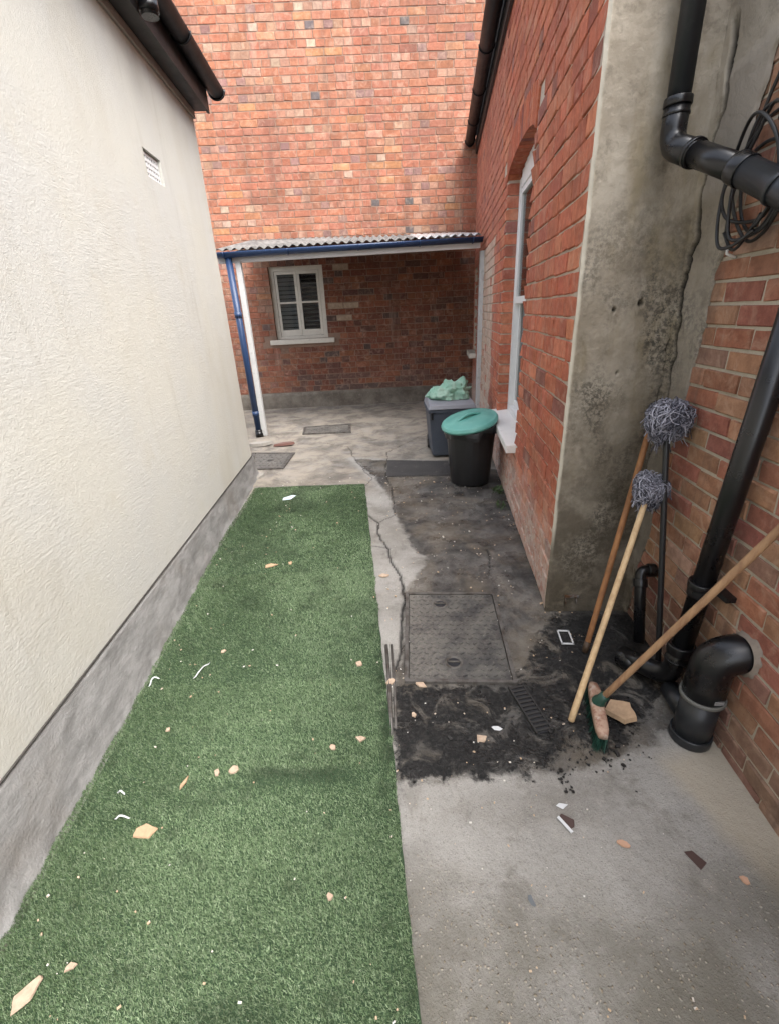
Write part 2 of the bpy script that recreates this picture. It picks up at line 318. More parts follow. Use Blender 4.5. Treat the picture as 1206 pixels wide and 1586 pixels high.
# ------------------------------------------------------------------ bricks
def brick_template(j, seed):
    r = random.Random(seed); q = lambda: r.uniform(-j, j); b = .035
    # unit box: x along wall 0..1 , y outward 0(back)..1(front), z 0..1 ; real sizes applied by scale; front ring slightly eroded
    V = [(0, 0, 0), (1, 0, 0), (1, 0, 1), (0, 0, 1)]
    V += [(q()*.3, .86, q()), (1+q()*.3, .86, q()), (1+q()*.3, .86, 1+q()), (q()*.3, .86, 1+q())]
    V += [(b*.35+q()*.3, 1+q(), b*1.5+q()), (1-b*.35+q()*.3, 1+q(), b*1.5+q()), (1-b*.35+q()*.3, 1+q(), 1-b*1.5+q()), (b*.35+q()*.3, 1+q(), 1-b*1.5+q())]
    F = [(0, 1, 2, 3)[::-1]]
    for a in (0, 4):
        for k in range(4): F.append((a+k, a+(k+1) % 4, a+4+(k+1) % 4, a+4+k))
    F.append((8, 9, 10, 11)); return np.array(V), F
TPL = [brick_template(j_, s) for s, j_ in enumerate((.025, .03, .04, .05, .065, .085))]
def lay_bricks(fn, D, Nn, rows, colour, m1, mn, parent, jitter=.002, depth=.05, max1=300, vis=None, flip=False):
    """rows: list of (s0,s1,z0,z1,depth). The largest ones in view become single objects, the others one joined part."""
    meshes = []
    for V, F in TPL:
        me = bpy.data.meshes.new('brick'); me.from_pydata([tuple(v) for v in V], [], F); me.materials.append(m1); me.update(); meshes.append(me)
    items = []
    for (s0, s1, z0, z1, dp) in rows:
        q = [to_px(fn(s, z)) for s, z in ((s0, z0), (s1, z0), (s1, z1), (s0, z1))]; area = 0
        if all(q):
            cx = sum(p[0] for p in q)/4; cy = sum(p[1] for p in q)/4
            if -5 < cx < 1211 and -5 < cy < 1591 and (vis is None or vis(cx, cy)):
                area = abs(sum(q[i][0]*q[(i+1) % 4][1]-q[(i+1) % 4][0]*q[i][1] for i in range(4)))/2
        items.append((area, s0, s1, z0, z1, dp))
    items.sort(key=lambda t: -t[0])
    sgn = -1 if flip else 1
    AV = []; AF = []; AC = []; cnt = 0; n = 0; po = origin_of(parent)
    for k, (area, s0, s1, z0, z1, dp) in enumerate(items):
        col = colour((s0+s1)/2, (z0+z1)/2, s1-s0); jo = random.uniform(-jitter, jitter); rz = random.uniform(-.006, .006); t = random.randrange(6)
        o = fn(s0, z0, jo-dp); X = np.array([D[0], D[1], 0])*(s1-s0); Y = np.array([Nn[0], Nn[1], 0])*dp; Z = np.array([0, 0, z1-z0])+np.array([D[0], D[1], 0])*rz*(z1-z0)
        if k < max1 and area > 0:
            ob = bpy.data.objects.new('brick', meshes[t]); COL.objects.link(ob); ob.parent = parent; ob.matrix_parent_inverse = Matrix.Translation(-po)
            ob.matrix_basis = Matrix(((X[0], Y[0], Z[0], o.x), (X[1], Y[1], Z[1], o.y), (X[2], Y[2], Z[2], o.z), (0, 0, 0, 1)))
            ob.color = (*col, 1); n += 1
        else:
            V, F = TPL[t]; W = np.array(o)+V @ np.stack([X, Y, Z]); AV.append(W); AF += [[i+cnt for i in f] for f in F]; AC += [col]*len(V); cnt += len(V)
    if AV:
        o = mesh_np('brickwork', np.concatenate(AV), AF, mn, parent, smooth=False, cols={'bcol': np.array(AC)}); o['kind'] = 'stuff'
def courses(s0, s1, z0, z1, course, Ls, Lh, joint, bond, cuts=None, depth=.05, jd=.16):
    """bond: 'english' alternates stretcher and header rows; 'stretcher' half-lap. cuts(z)->(a,b) opening or None"""
    out = []; r = 0; z = z0
    while z < z1-.02:
        zb = min(z+course-joint, z1)
        L = Ls if (bond == 'stretcher' or r % 2 == 0) else Lh
        ph = (-(r % 2)*Ls/2 if bond == 'stretcher' else (0 if r % 2 == 0 else -Lh/2 + Lh*.5*0 - Lh*.25)) + random.uniform(-.006, .006)
        s = s0+ph
        while s < s1:
            LL = L
            if bond == 'english' and r % 2 == 0 and random.random() < .10: LL = Lh
            if bond == 'english' and r % 2 == 1 and random.random() < .05: LL = Ls
            a = max(s, s0); b = min(s+LL-joint, s1); s += LL
            if b-a < .03: continue
            cs = (cuts((z+zb)/2) if cuts else None) or []
            segs = [(a, b, depth)]
            for (c0, c1) in cs:
                ns = []
                for (p, q, d) in segs:
                    if q <= c0 or p >= c1: ns.append((p, q, d)); continue
                    if c0-p > .03: ns.append((p, c0, jd))
                    if q-c1 > .03: ns.append((c1, q, jd))
                segs = ns
            for (p, q, d) in segs:
                # widen the one that touches an opening so that its return shows
                for (c0, c1) in cs:
                    if abs(q-c0) < .012 or abs(p-c1) < .012: d = jd
                out.append((p, q, z, zb, d))
        z += course; r += 1
    return out
def pick(pal):
    t = random.random()*sum(p[0] for p in pal)
    for wgt, c in pal:
        t -= wgt
        if t <= 0: break
    k = random.uniform(.86, 1.12); return tuple(min(.9, x*k*random.uniform(.96, 1.04)) for x in c)
def lerp(a, b, t): return tuple(x+(y-x)*t for x, y in zip(a, b))

# ================================================================== BACK BUILDING
S_WIN = (1.725, 2.655); Z_WIN = (1.225, 2.43)          # opening in s (x = -3.6 + s)
back = thing('brick_house', (-.9, 8.93, 0), 'tall red brick house wall closing off the far end of the yard', 'house')
mb = MB()
for a in ((0, S_WIN[0], .0, 6.9), (S_WIN[1], 7.2, .0, 6.9), (S_WIN[0], S_WIN[1], 0, Z_WIN[0]), (S_WIN[0], S_WIN[1], Z_WIN[1], 6.9)):
    slab(mb, Bw, a[0], a[1], a[2], a[3], -.28, -.0055)
mb.build('wall_core', M['mortar_back'], back)
PAL_BACK_S = [(5, (.47, .185, .108)), (3, (.50, .215, .13)), (1.4, (.52, .25, .125)), (1.2, (.40, .165, .11)), (.6, (.48, .26, .175))]
PAL_BACK_H = [(3, (.46, .20, .125)), (3, (.49, .27, .18)), (1.0, (.52, .36, .26)), (3.2, (.44, .175, .105)), (.8, (.34, .19, .16)), (.12, (.15, .13, .13))]
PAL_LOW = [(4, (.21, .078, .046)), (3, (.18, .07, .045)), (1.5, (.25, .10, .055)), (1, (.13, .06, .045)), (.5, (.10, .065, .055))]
CREAM_SPOTS = [(3.02, 2.345), (2.73, 1.79), (3.235, 1.74), (3.09, 1.55)]
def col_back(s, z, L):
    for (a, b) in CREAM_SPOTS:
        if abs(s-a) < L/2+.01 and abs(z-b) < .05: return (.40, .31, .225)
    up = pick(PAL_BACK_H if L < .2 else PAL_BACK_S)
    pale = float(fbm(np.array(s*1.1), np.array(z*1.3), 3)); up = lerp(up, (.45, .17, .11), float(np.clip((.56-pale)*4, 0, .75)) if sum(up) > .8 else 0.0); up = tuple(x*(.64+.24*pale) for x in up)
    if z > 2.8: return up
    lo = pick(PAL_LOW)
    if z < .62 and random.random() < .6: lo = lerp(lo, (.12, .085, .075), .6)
    t = sstep(1.5, 2.25, s); return lerp(up, lo, .35+.65*float(t))   # dirtier low bricks, with the canopy's shade put into their colour
rows = courses(.1, 7.1, .29, 6.85, .1005, .274, .137, .009, 'english', cuts=lambda z: [S_WIN] if Z_WIN[0]-.09 < z < Z_WIN[1] else None, jd=.13)
# sill bears on the course below the window
rows = [r for r in rows if not (r[3] > 1.13 and r[2] < 1.225 and r[1] > 1.62 and r[0] < 2.76)]
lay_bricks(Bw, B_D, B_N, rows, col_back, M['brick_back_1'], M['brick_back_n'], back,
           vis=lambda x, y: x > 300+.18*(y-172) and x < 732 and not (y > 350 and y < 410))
mb = MB()   # cement skirting at the wall foot
ns, nz = 180, 9; S = np.linspace(.1, 7, ns); Z = np.linspace(-.02, .285, nz); SS, ZZ = np.meshgrid(S, Z, indexing='ij')
OFF = .018+.02*(fbm(SS*6, ZZ*9)-.5)-.03*sstep(.27, .29, ZZ)
V = np.stack([B_P[0]+B_D[0]*SS+B_N[0]*OFF, B_P[1]+B_D[1]*SS+B_N[1]*OFF, ZZ+.012*(fbm(SS*9, ZZ*0)-.5)*(ZZ > .2)], -1).reshape(-1, 3)
n = N('cement_skirting'); c_ = n.mix(n.ramp(n.noise(3, 7, .7), .3, .7), (.21, .185, .155), (.1, .085, .07)); c_ = n.mix(n.ramp(n.noise(30, 5, .7), .55, .75, 0, .5), c_, (.32, .29, .25)); M['skirting'] = n.fin(c_, .9, n.bump(n.noise(40, 7, .75), .8, .01), .2)
mesh_np('cement_skirting', V, gridF(ns, nz), M['skirting'], back)
mb = MB(); mb.hexa([Vector((-3.7, 8.7, 6.9)), Vector((3.7, 8.78, 6.9)), Vector((3.7, 12.5, 9.2)), Vector((-3.7, 12.4, 9.2)), Vector((-3.7, 8.7, 7.0)), Vector((3.7, 8.78, 7.0)), Vector((3.7, 12.5, 9.3)), Vector((-3.7, 12.4, 9.3))])
M['slate'] = paint('roof_slate', (.06, .062, .07), .6, .3, nscale=5); mb.build('roof', M['slate'], back)
# its window
win = MB(); win_o = None
def bar(mb, s0, s1, z0, z1, o0, o1): slab(mb, Bw, s0, s1, z0, z1, o0, o1)
m_ = MB(); a, b = S_WIN; z0, z1 = Z_WIN
bar(m_, a, a+.075, z0, z1, -.13, -.07); bar(m_, b-.075, b, z0, z1, -.13, -.07); bar(m_, a+.075, b-.075, z1-.1, z1, -.13, -.07); bar(m_, a+.075, b-.075, z0, z0+.05, -.13, -.065)
w_back = m_.build('window', M['cream'], back, bevel=.004)
sm = (a+b)/2
for (p, q, extra) in ((a+.078, sm-.003, 0), (sm+.003, b-.078, .012)):
    m_ = MB(); zb, zt = z0+.055, z1-.103; st = .045; o0, o1 = -.12+extra, -.082+extra
    bar(m_, p, p+st, zb, zt, o0, o1); bar(m_, q-st, q, zb, zt, o0, o1); bar(m_, p+st, q-st, zt-.05, zt, o0, o1); bar(m_, p+st, q-st, zb, zb+.1, o0, o1)
    zm = (zb+.1+zt-.05)/2; bar(m_, p+st, q-st, zm-.015, zm+.015, o0+.004, o1-.004)
    m_.build('casement', M['cream'], w_back, bevel=.003)
    for (g0, g1) in ((zb+.1, zm-.015), (zm+.015, zt-.05)):
        g_ = MB(); bar(g_, p+st-.004, q-st+.004, g0-.003, g1+.003, -.104+extra, -.1+extra); g_.build('pane', M['glass'], w_back)
n = N('blind_slat'); M['slat'] = n.fin((.42, .42, .41), .6)
for k in range(14):      # venetian blind behind the glass
    zz = z0+.16+k*.068
    for (p, q, tilt) in ((a+.1, sm-.03, .026), (sm+.06, b-.1, .010)):
        m_ = MB(); P = [Bw(p, zz-tilt, -.16), Bw(q, zz-tilt, -.16), Bw(q, zz+tilt, -.19), Bw(p, zz+tilt, -.19)]
        m_.hexa([v-Vector((0, 0, .001)) for v in P]+[v+Vector((0, 0, .001)) for v in P]); m_.build('blind_slat', M['slat'], w_back)
m_ = MB(); bar(m_, a-.05, b+.05, z0-.05, z1+.05, -.62, -.6); bar(m_, a-.05, a-.03, z0-.05, z1+.05, -.6, -.285); bar(m_, b+.03, b+.05, z0-.05, z1+.05, -.6, -.285); bar(m_, a-.03, b+.03, z0-.05, z0-.03, -.6, -.285); bar(m_, a-.03, b+.03, z1+.03, z1+.05, -.6, -.285)
m_.build('dark_room', M['dark_inside'], back)
m_ = MB(); slab(m_, Bw, 1.61, 2.765, 1.142, 1.222, -.12, .055); o = m_.build('window_sill', M['cream'], back, bevel=.008)

# ================================================================== RIGHT HOUSE
right = thing('brick_house', (1.25, 5.4, 0), 'low red brick house along the right side with arched white window', 'house')
W0, W1, ZS, ZSP, ZCR = 1.405, 2.70, .60, 2.60, 2.70      # window opening (s along the wall)
def arch_z(s):
    t = (s-(W0+W1)/2)/((W1-W0)/2); return ZSP+(ZCR-ZSP)*math.sqrt(max(0, 1-t*t))*1.0
END_S = 6.86; EAVE = 3.98
X2 = (6.05, 6.75); Z2 = (.9, 2.2)
mb = MB(); e = .008
slab(mb, Rw, 0.05, W0-e, 0, EAVE, -.27, -.009); slab(mb, Rw, W1+e, X2[0], 0, EAVE, -.27, -.009); slab(mb, Rw, W0-e, W1+e, 0, ZS-.08, -.27, -.009)
slab(mb, Rw, X2[0], X2[1], 0, Z2[0], -.27, -.009); slab(mb, Rw, X2[0], X2[1], Z2[1], EAVE, -.27, -.009); slab(mb, Rw, X2[1], END_S, 0, EAVE, -.27, -.009)
NA = 14
for k in range(NA):
    s0 = W0-e+(W1-W0+2*e)*k/NA; s1 = W0-e+(W1-W0+2*e)*(k+1)/NA; slab(mb, Rw, s0, s1, arch_z((s0+s1)/2)+.03, EAVE, -.27, -.009)
r_wall = mb.build('mortar_wall', M['mortar_right'], right)
PAL_R = [(5, (.51, .145, .075)), (3, (.46, .12, .065)), (2, (.56, .195, .105)), (1, (.38, .10, .06)), (.4, (.25, .085, .068))]
def col_right(s, z, L):
    c = lerp(pick(PAL_R), (.5, .28, .2), .16)
    if s > 3.2: c = lerp(c, (.45, .19, .14), .45)
    if 3.55 < s < 5.0 and .25 < z < 2.28 and random.random() < .93: c = lerp(c, (.6, .5, .4), random.uniform(.6, .95))
    return c
rows = courses(.0, END_S, .012, EAVE-.02, .0956, .262, .131, .010, 'english',
   cuts=lambda z: ([(W0, W1)] if ZS-.09 < z < ZSP+.01 else []) + ([X2] if Z2[0] < z < Z2[1] else []), jd=.2)
VT = .215      # voussoir ring height
rows = [r for r in rows if not (r[2] > ZSP-.02 and r[1] > W0-.06 and r[0] < W1+.06 and (r[2]+r[3])/2 < arch_z(min(max((r[0]+r[1])/2, W0), W1))+VT-.03)]
lay_bricks(Rw, R_D, R_N, rows, col_right, M['brick_right_1'], M['brick_right_n'], r_wall, depth=.05, vis=lambda x, y: x < 940)
NV = 17
for k in range(NV):      # rubbed-brick arch
    sa = W0-.03+(W1-W0+.06)*k/NV+.004; sb = W0-.03+(W1-W0+.06)*(k+1)/NV-.004
    za, zb = arch_z(min(max(sa, W0), W1)), arch_z(min(max(sb, W0), W1)); fan = (k-(NV-1)/2)*.006
    m_ = MB(); m_.hexa([Rw(sa, za, -.17), Rw(sb, zb, -.17), Rw(sb, zb, .004), Rw(sa, za, .004), Rw(sa+fan, za+VT-.01, -.17), Rw(sb+fan, zb+VT-.01, -.17), Rw(sb+fan, zb+VT-.01, .004), Rw(sa+fan, za+VT-.01, .004)])
    o = m_.build('arch_brick', M['brick_right_1'], r_wall); o.color = (*pick(PAL_R), 1)
# sash window, set back in its reveal
def rb(mb, s0, s1, z0, z1, o0, o1): slab(mb, Rw, s0, s1, z0, z1, o0, o1)
m_ = MB(); rb(m_, W0+.004, W0+.07, ZS, ZSP, -.215, -.105); rb(m_, W1-.07, W1-.004, ZS, ZSP, -.215, -.105); rb(m_, W0+.07, W1-.07, ZS, ZS+.06, -.215, -.105)
for k in range(12):
    s0 = W0+.004+(W1-W0-.008)*k/12; s1 = W0+.004+(W1-W0-.008)*(k+1)/12; zt = max(ZSP, min(arch_z(s0), arch_z(s1)))-.004
    rb(m_, s0, s1, ZSP-.07 if W0+.06 < s0 and s1 < W1-.06 else ZSP, zt+.001, -.215, -.107)
w_r = m_.build('sash_window', M['white'], right)
for (zb, zt, o0) in ((ZS+.065, 1.66, -.19), (1.62, ZSP-.075, -.15)):
    m_ = MB(); p, q = W0+.072, W1-.072; st = .045
    rb(m_, p, p+st, zb, zt, o0, o0+.037); rb(m_, q-st, q, zb, zt, o0, o0+.037); rb(m_, p+st, q-st, zb, zb+.055, o0, o0+.037); rb(m_, p+st, q-st, zt-.045, zt, o0, o0+.037)
    m_.build('sash', M['white'], w_r, bevel=.003)
    m_ = MB(); rb(m_, p+st, q-st, zb+.055, zt-.045, o0+.014, o0+.018); m_.build('pane', M['glass'], w_r)
m_ = MB(); rb(m_, W0-.05, W1+.05, ZS, ZCR, -.7, -.68); m_.build('dark_room', M['dark_inside'], right)
m_ = MB(); m_.hexa([Rw(W0-.05, ZS-.075, -.15), Rw(W1+.1, ZS-.075, -.15), Rw(W1+.1, ZS-.075, .075), Rw(W0-.05, ZS-.075, .075), Rw(W0-.05, ZS+.012, -.15), Rw(W1+.1, ZS+.012, -.15), Rw(W1+.1, ZS-.012, .075), Rw(W0-.05, ZS-.012, .075)])
m_.build('window_sill', M['white_sill'], right, bevel=.008)
# small window near the back corner, under the canopy
m_ = MB(); rb(m_, X2[0], X2[0]+.05, Z2[0], Z2[1], -.2, -.08); rb(m_, X2[1]-.05, X2[1], Z2[0], Z2[1], -.2, -.08); rb(m_, X2[0]+.05, X2[1]-.05, Z2[1]-.05, Z2[1], -.2, -.08); rb(m_, X2[0]+.05, X2[1]-.05, Z2[0], Z2[0]+.05, -.2, -.08)
w2 = m_.build('window', M['cream'], right); m_ = MB(); rb(m_, X2[0]+.05, X2[1]-.05, Z2[0]+.05, Z2[1]-.05, -.15, -.145); m_.build('pane', M['glass'], w2)
m_ = MB(); rb(m_, X2[0]-.04, X2[1]+.05, Z2[0]-.085, Z2[0]-.004, -.1, .11); m_.build('window_sill', M['cream'], right, bevel=.006)
m_ = MB(); rb(m_, X2[0]-.03, X2[1]+.03, Z2[0]-.05, Z2[1]+.05, -.45, -.42); m_.build('dark_room', M['dark_inside'], right)
# eaves: fascia, gutter, roof
m_ = MB(); slab(m_, Rw, .02, END_S-.03, EAVE-.14, EAVE+.06, .003, .03); m_.build('fascia', M['fascia'], right)
def gutter(fn, s0, s1, z, off, r, name, mat, parent, n=12, z_end=None):
    m = MB(); th = .006; z_end = z if z_end is None else z_end
    V = []; ang = [math.pi+math.pi*i/n for i in range(n+1)]
    prof = [(math.cos(a)*r, math.sin(a)*r) for a in ang]+[(math.cos(a)*(r-th), math.sin(a)*(r-th)) for a in reversed(ang)]
    k = len(prof)
    for (s, zz) in ((s0, z), (s1, z_end)):
        for (du, dz) in prof: V.append(fn(s, zz+dz, off+du))
    F = [(i, (i+1) % k, k+(i+1) % k, k+i) for i in range(k)]
    m.add(V, F, True)
    for base in (0, k):      # end stops
        m.add([V[base+i] for i in range(n+1)], [tuple(range(n+1))])
    return m.build(name, mat, parent)
g = gutter(Rw, .05, END_S-.02, EAVE+.03, .125, .075, 'gutter', M['gutterblack'], right)
for s in (.9, 1.9, 2.9, 3.9, 4.9, 5.9, 6.75):
    m_ = MB(); P = arc(Rw(s, EAVE+.03, .125), Rw(s, 0, 1)-Rw(s, 0, 0), (0, 0, 1), .079, math.pi, 2*math.pi, 12); m_.tube(P, .006, 6); m_.build('gutter_bracket', M['gutterblack'], g)
m_ = MB(); m_.hexa([Rw(-.05, EAVE+.03, .13), Rw(END_S-.05, EAVE+.03, .13), Rw(END_S-.05, EAVE+1.9, -3), Rw(-.05, EAVE+1.9, -3), Rw(-.05, EAVE+.06, .13), Rw(END_S-.05, EAVE+.06, .13), Rw(END_S-.05, EAVE+1.95, -3), Rw(-.05, EAVE+1.95, -3)])
m_.build('roof', M['slate'], right)
# rendered end face towards the camera: cracked cement
NU, NZ = 120, 420; U = np.linspace(0, .475, NU); Z = np.concatenate([np.linspace(0, 2.75, 360), np.linspace(2.76, EAVE, NZ-360)]); UU, ZZ = np.meshgrid(U, Z, indexing='ij')
CR = [(.50, 2.40), (.455, 2.36), (.44, 2.30), (.415, 2.26), (.42, 2.17), (.405, 2.12), (.425, 2.05), (.40, 1.93), (.385, 1.86), (.395, 1.79), (.41, 1.73), (.40, 1.66), (.405, 1.6), (.385, 1.53), (.39, 1.47), (.372, 1.40), (.375, 1.3), (.368, 1.2), (.36, 1.05), (.355, .9)]
wob = (fbm(UU*16, ZZ*16)-.5)*.05
CR = [(u_+.048, z_) for u_, z_ in CR]
dcr = seg_dist(UU+wob, ZZ, CR); wid = np.interp(ZZ, [.9, 1.2, 1.5, 1.75, 2.1, 2.3], [.0013, .0026, .005, .0062, .004, .008])
crack = 1-sstep(wid*.6, wid*1.5, dcr)
ux = np.interp(ZZ, [p[1] for p in CR[::-1]], [p[0] for p in CR[::-1]]); patch = sstep(-.003, .012, UU+wob-ux)*sstep(.85, 1.0, ZZ)*(1-sstep(2.3, 2.4, ZZ))
HO = .012*(fbm(UU*7, ZZ*5, 5)-.5)+.004*(fbm(UU*40, ZZ*40, 3)-.5)+.006*patch*(ZZ > 1.9)-.02*crack
for (hu, hz, hr) in ((.158, 1.563, .009), (.268, 1.585, .012), (.21, 1.3, .006)):
    HO -= .03*(1-sstep(hr*.6, hr*1.2, np.hypot(UU-hu, ZZ-hz))); crack = np.maximum(crack, .8*(1-sstep(hr*.5, hr*1.1, np.hypot(UU-hu, ZZ-hz))))
edge = (1-sstep(.006, .016, UU+.01*(fbm(UU*20, ZZ*12)-.5)))*sstep(.3, .6, ZZ)*.85
HO += .014*(1-sstep(.0, .05, ZZ-.03))*(fbm(UU*12, ZZ*3))
HO -= .012*(1-sstep(0, .012, UU))
E_D = np.array([.9987, -.05]); E_N = np.array([-.05, -.9987])
def Ef(u, z, off=0.): q = R_P+E_D*u+E_N*(off+.012)+np.array([-.004, 0]); return Vector((q[0], q[1], z))
X = R_P[0]-.004+E_D[0]*UU+E_N[0]*(HO+.012); Y = R_P[1]+E_D[1]*UU+E_N[1]*(HO+.012)
mesh_np('cement_render', np.stack([X, Y, ZZ], -1).reshape(-1, 3), gridF(NU, NZ), M['pilaster'], right, attrs={'patch': patch, 'crack': crack, 'edge': edge})
m_ = MB(); m_.hexa([Ef(0.006, 0, -.03), Ef(.9, 0, -.03), Ef(.9, 0, -.26), Ef(.006+.03, 0, -.26), Ef(0.006, EAVE, -.03), Ef(.9, EAVE, -.03), Ef(.9, EAVE, -.26), Ef(.036, EAVE, -.26)])
m_.build('end_wall', M['mortar_right'], right)
m_ = MB(); m_.box(Ef(.135, .105, .012), (.075, .012, .014), (E_D[0], E_D[1], 0), (E_N[0], E_N[1], 0)); m_.tube([Ef(.105, .1, .0), Ef(.105, .06, .02)], .004, 6); m_.tube([Ef(.165, .1, .0), Ef(.165, .06, .02)], .004, 6)
n = N('rusty_steel'); c_ = n.mix(n.ramp(n.noise(30, 5), .4, .6), (.18, .17, .16), (.12, .06, .03)); M['rusty'] = n.fin(c_, .65, n.bump(n.noise(120, 4), .4, .002), .4, .4)
m_.build('wall_bracket', M['rusty'], right)

# ================================================================== NEAR RIGHT WALL
near = thing('brick_wall', (1.24, .9, 0), 'brown brick wall with pale mortar behind the drain pipes at right', 'wall')
SEAM = .935; NS0 = -2.6; NTOP = 3.3; JS = .325
m_ = MB(); slab(m_, Nw, NS0, SEAM, 0, NTOP, -.24, -.006); m_.build('wall_core', M['mortar_near'], near)
PAL_N = [(3, (.36, .16, .10)), (3, (.38, .20, .125)), (2.4, (.34, .135, .10)), (1.5, (.40, .225, .135)), (.8, (.28, .16, .12)), (.5, (.42, .27, .20))]
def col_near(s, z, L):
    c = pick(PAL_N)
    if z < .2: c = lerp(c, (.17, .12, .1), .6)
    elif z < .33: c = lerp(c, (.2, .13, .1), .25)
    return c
rows = courses(JS, SEAM-.01, -.03, NTOP, .0764, .218, .109, .0098, 'stretcher') + courses(NS0, JS-.017, -.045, NTOP, .0764, .218, .109, .0098, 'stretcher')
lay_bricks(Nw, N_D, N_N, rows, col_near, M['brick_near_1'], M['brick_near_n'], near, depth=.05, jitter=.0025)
# mortar haunch in the corner between wall and cement render
NZ = 460; NP = 64; Z = np.linspace(0, 3.2, NZ); prof = np.linspace(0, 1, NP); PP, ZZ = np.meshgrid(prof, Z, indexing='ij')
wn = .035+.105*ZZ+.05*(fbm(ZZ*0+3, ZZ*6)-.5)+.02*(fbm(PP*6, ZZ*22)-.5)
A0 = np.array(Nw(SEAM, 0))[:2]; ta = -N_D; tb = np.array([-.9987, .05])
bl = 1-PP; X = A0[0]+ta[0]*wn*bl**1.5+tb[0]*.03*PP**1.5; Y = A0[1]+ta[1]*wn*bl**1.5+tb[1]*.03*PP**1.5
X += -.009+.006*(fbm(PP*5, ZZ*15)-.5); Y += -.016+.006*(fbm(PP*5+9, ZZ*15)-.5); X = np.where(PP < .01, X+.012, X)
wd = wn*bl**1.5; wc = .022+.030*ZZ*.5+.085*(fbm(ZZ*0+8, ZZ*8, 5)-.5); cw = np.interp(ZZ, [.7, 1.2, 1.5, 1.8, 2.1, 2.45], [.0016, .005, .010, .012, .009, .014])
skc = (1-sstep(cw*.6, cw*1.5, np.abs(wd-np.maximum(wc, .004))))*sstep(.6, .8, ZZ)*(1-sstep(2.4, 2.5, ZZ)); X += .02*skc; skp = sstep(.0, .01, wd-wc)*sstep(1.9, 1.95, ZZ)*(1-sstep(2.28, 2.33, ZZ-.15*wd)); X -= .007*skp
mesh_np('cement_skim', np.stack([X, Y, ZZ], -1).reshape(-1, 3), gridF(NP, NZ), M['pilaster'], near, attrs={'crack': skc, 'patch': np.clip(.35*sstep(0, .01, wd-wc)+.5*skp, 0, 1), 'edge': 0*skc})
m_ = MB(); m_.tube([Nw(.62, 1.72, 0), Nw(.625, 1.735, .03), Nw(.63, 1.75, .028)], .005, 6); m_.build('wall_hook', M['white'], near)

# ================================================================== LEFT HOUSE
left = thing('rendered_house', (-1.6, 2.4, 0), 'cream textured rendered house wall with grey plinth on the left', 'house')
LS0, LS1, LZ = -3.0, 4.885, 3.2
VS = (3.515, 3.80); VZ = (2.448, 2.6)
m_ = MB(); slab(m_, Lw, LS0, VS[0], .0, LZ, -.3, 0); slab(m_, Lw, VS[1], LS1, .0, LZ, -.3, 0); slab(m_, Lw, VS[0], VS[1], .0, VZ[0], -.3, 0); slab(m_, Lw, VS[0], VS[1], VZ[1], LZ, -.3, 0)
m_.build('wall', M['render'], left)
# terracotta air brick painted white
m_ = MB(); slab(m_, Lw, VS[0]+.004, VS[1]-.004, VZ[0]+.003, VZ[1]-.003, -.1, -.045)
vent = m_.build('air_vent', M['white'], left)
nh = 7
for i in range(5):
    zc = VZ[0]+.014+i*.031
    m_ = MB(); slab(m_, Lw, VS[0]+.006, VS[1]-.006, zc-.010+.0005, zc+.006, -.046, -.018); m_.build('vent_bar', M['white'], vent)
for k in range(nh+1):
    sc = VS[0]+.006+(VS[1]-VS[0]-.024)*k/nh
    m_ = MB(); slab(m_, Lw, sc, sc+.012, VZ[0]+.004, VZ[1]-.018, -.046, -.0195); m_.build('vent_bar', M['white'], vent)
m_ = MB(); slab(m_, Lw, VS[0]+.003, VS[1]-.003, VZ[0]+.006, VZ[1]-.006, -.0449, -.0435); m_.build('vent_hole', M['dark_inside'], vent)
# plinth: battered cement, ragged at the foot
NS, NZ = 420, 26; S = np.linspace(LS0, LS1+.015, NS); T = np.linspace(0, 1, NZ); SS, TT = np.meshgrid(S, T, indexing='ij')
ztop = np.interp(SS, [0, 1, 2, 3, 4.9], [.325, .312, .293, .272, .236]); foot = np.interp(SS, [-3, .7, 1.55, 3.03, 4.9], [.08, .085, .082, .055, .035])
OFF = .012+foot*(1-TT)**1.2+.014*(fbm(SS*5, TT*2)-.5)+.006*(fbm(SS*30, TT*9)-.5)
rag = (1-sstep(.0, .22, TT)); OFF = OFF+rag*.032*(fbm(SS*13, TT*2+4)-.45)+rag*.02*(fbm(SS*60, TT*9)-.5)
OFF = np.where(TT > .985, -.002, OFF)
X = L_P[0]+L_D[0]*SS+L_N[0]*OFF; Y = L_P[1]+L_D[1]*SS+L_N[1]*OFF; Zc = TT*ztop-.01
mesh_np('plinth', np.stack([X, Y, Zc], -1).reshape(-1, 3), gridF(NS, NZ), M['plinth'], left)
m_ = MB()
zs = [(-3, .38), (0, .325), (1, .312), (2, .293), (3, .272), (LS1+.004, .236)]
m_.tube([Lw(a_, h_-.004, .013) for a_, h_ in zs], .0042, 8); m_.build('plinth_shade_line', paint('shade_line_dark', (.05, .045, .04), .8), left)  # dark bead added to draw the shadow line along the plinth top
m_ = MB(); slab(m_, Lw, LS1-.4, LS1+.016, 0, .22, -.3, .008); m_.build('plinth_return', M['plinth'], left)
m_ = MB(); slab(m_, Lw, LS0, LS1+.02, LZ+.012, LZ+.024, -.1, .12); m_.build('soffit', M['fascia'], left)
m_ = MB(); slab(m_, Lw, LS0, LS1-.002, LZ-.045, LZ+.01, .002, .022); m_.build('eaves_moulding', paint('moulding_grey', (.3, .28, .25), .6, .2), left, bevel=.004)
m_ = MB(); slab(m_, Lw, LS0, LS1+.02, LZ-.005, LZ+.2, .121, .14); m_.build('fascia', M['fascia'], left)
g = gutter(Lw, LS0, LS1+.10, LZ+.175, .205, .062, 'gutter', M['gutterblack'], left)
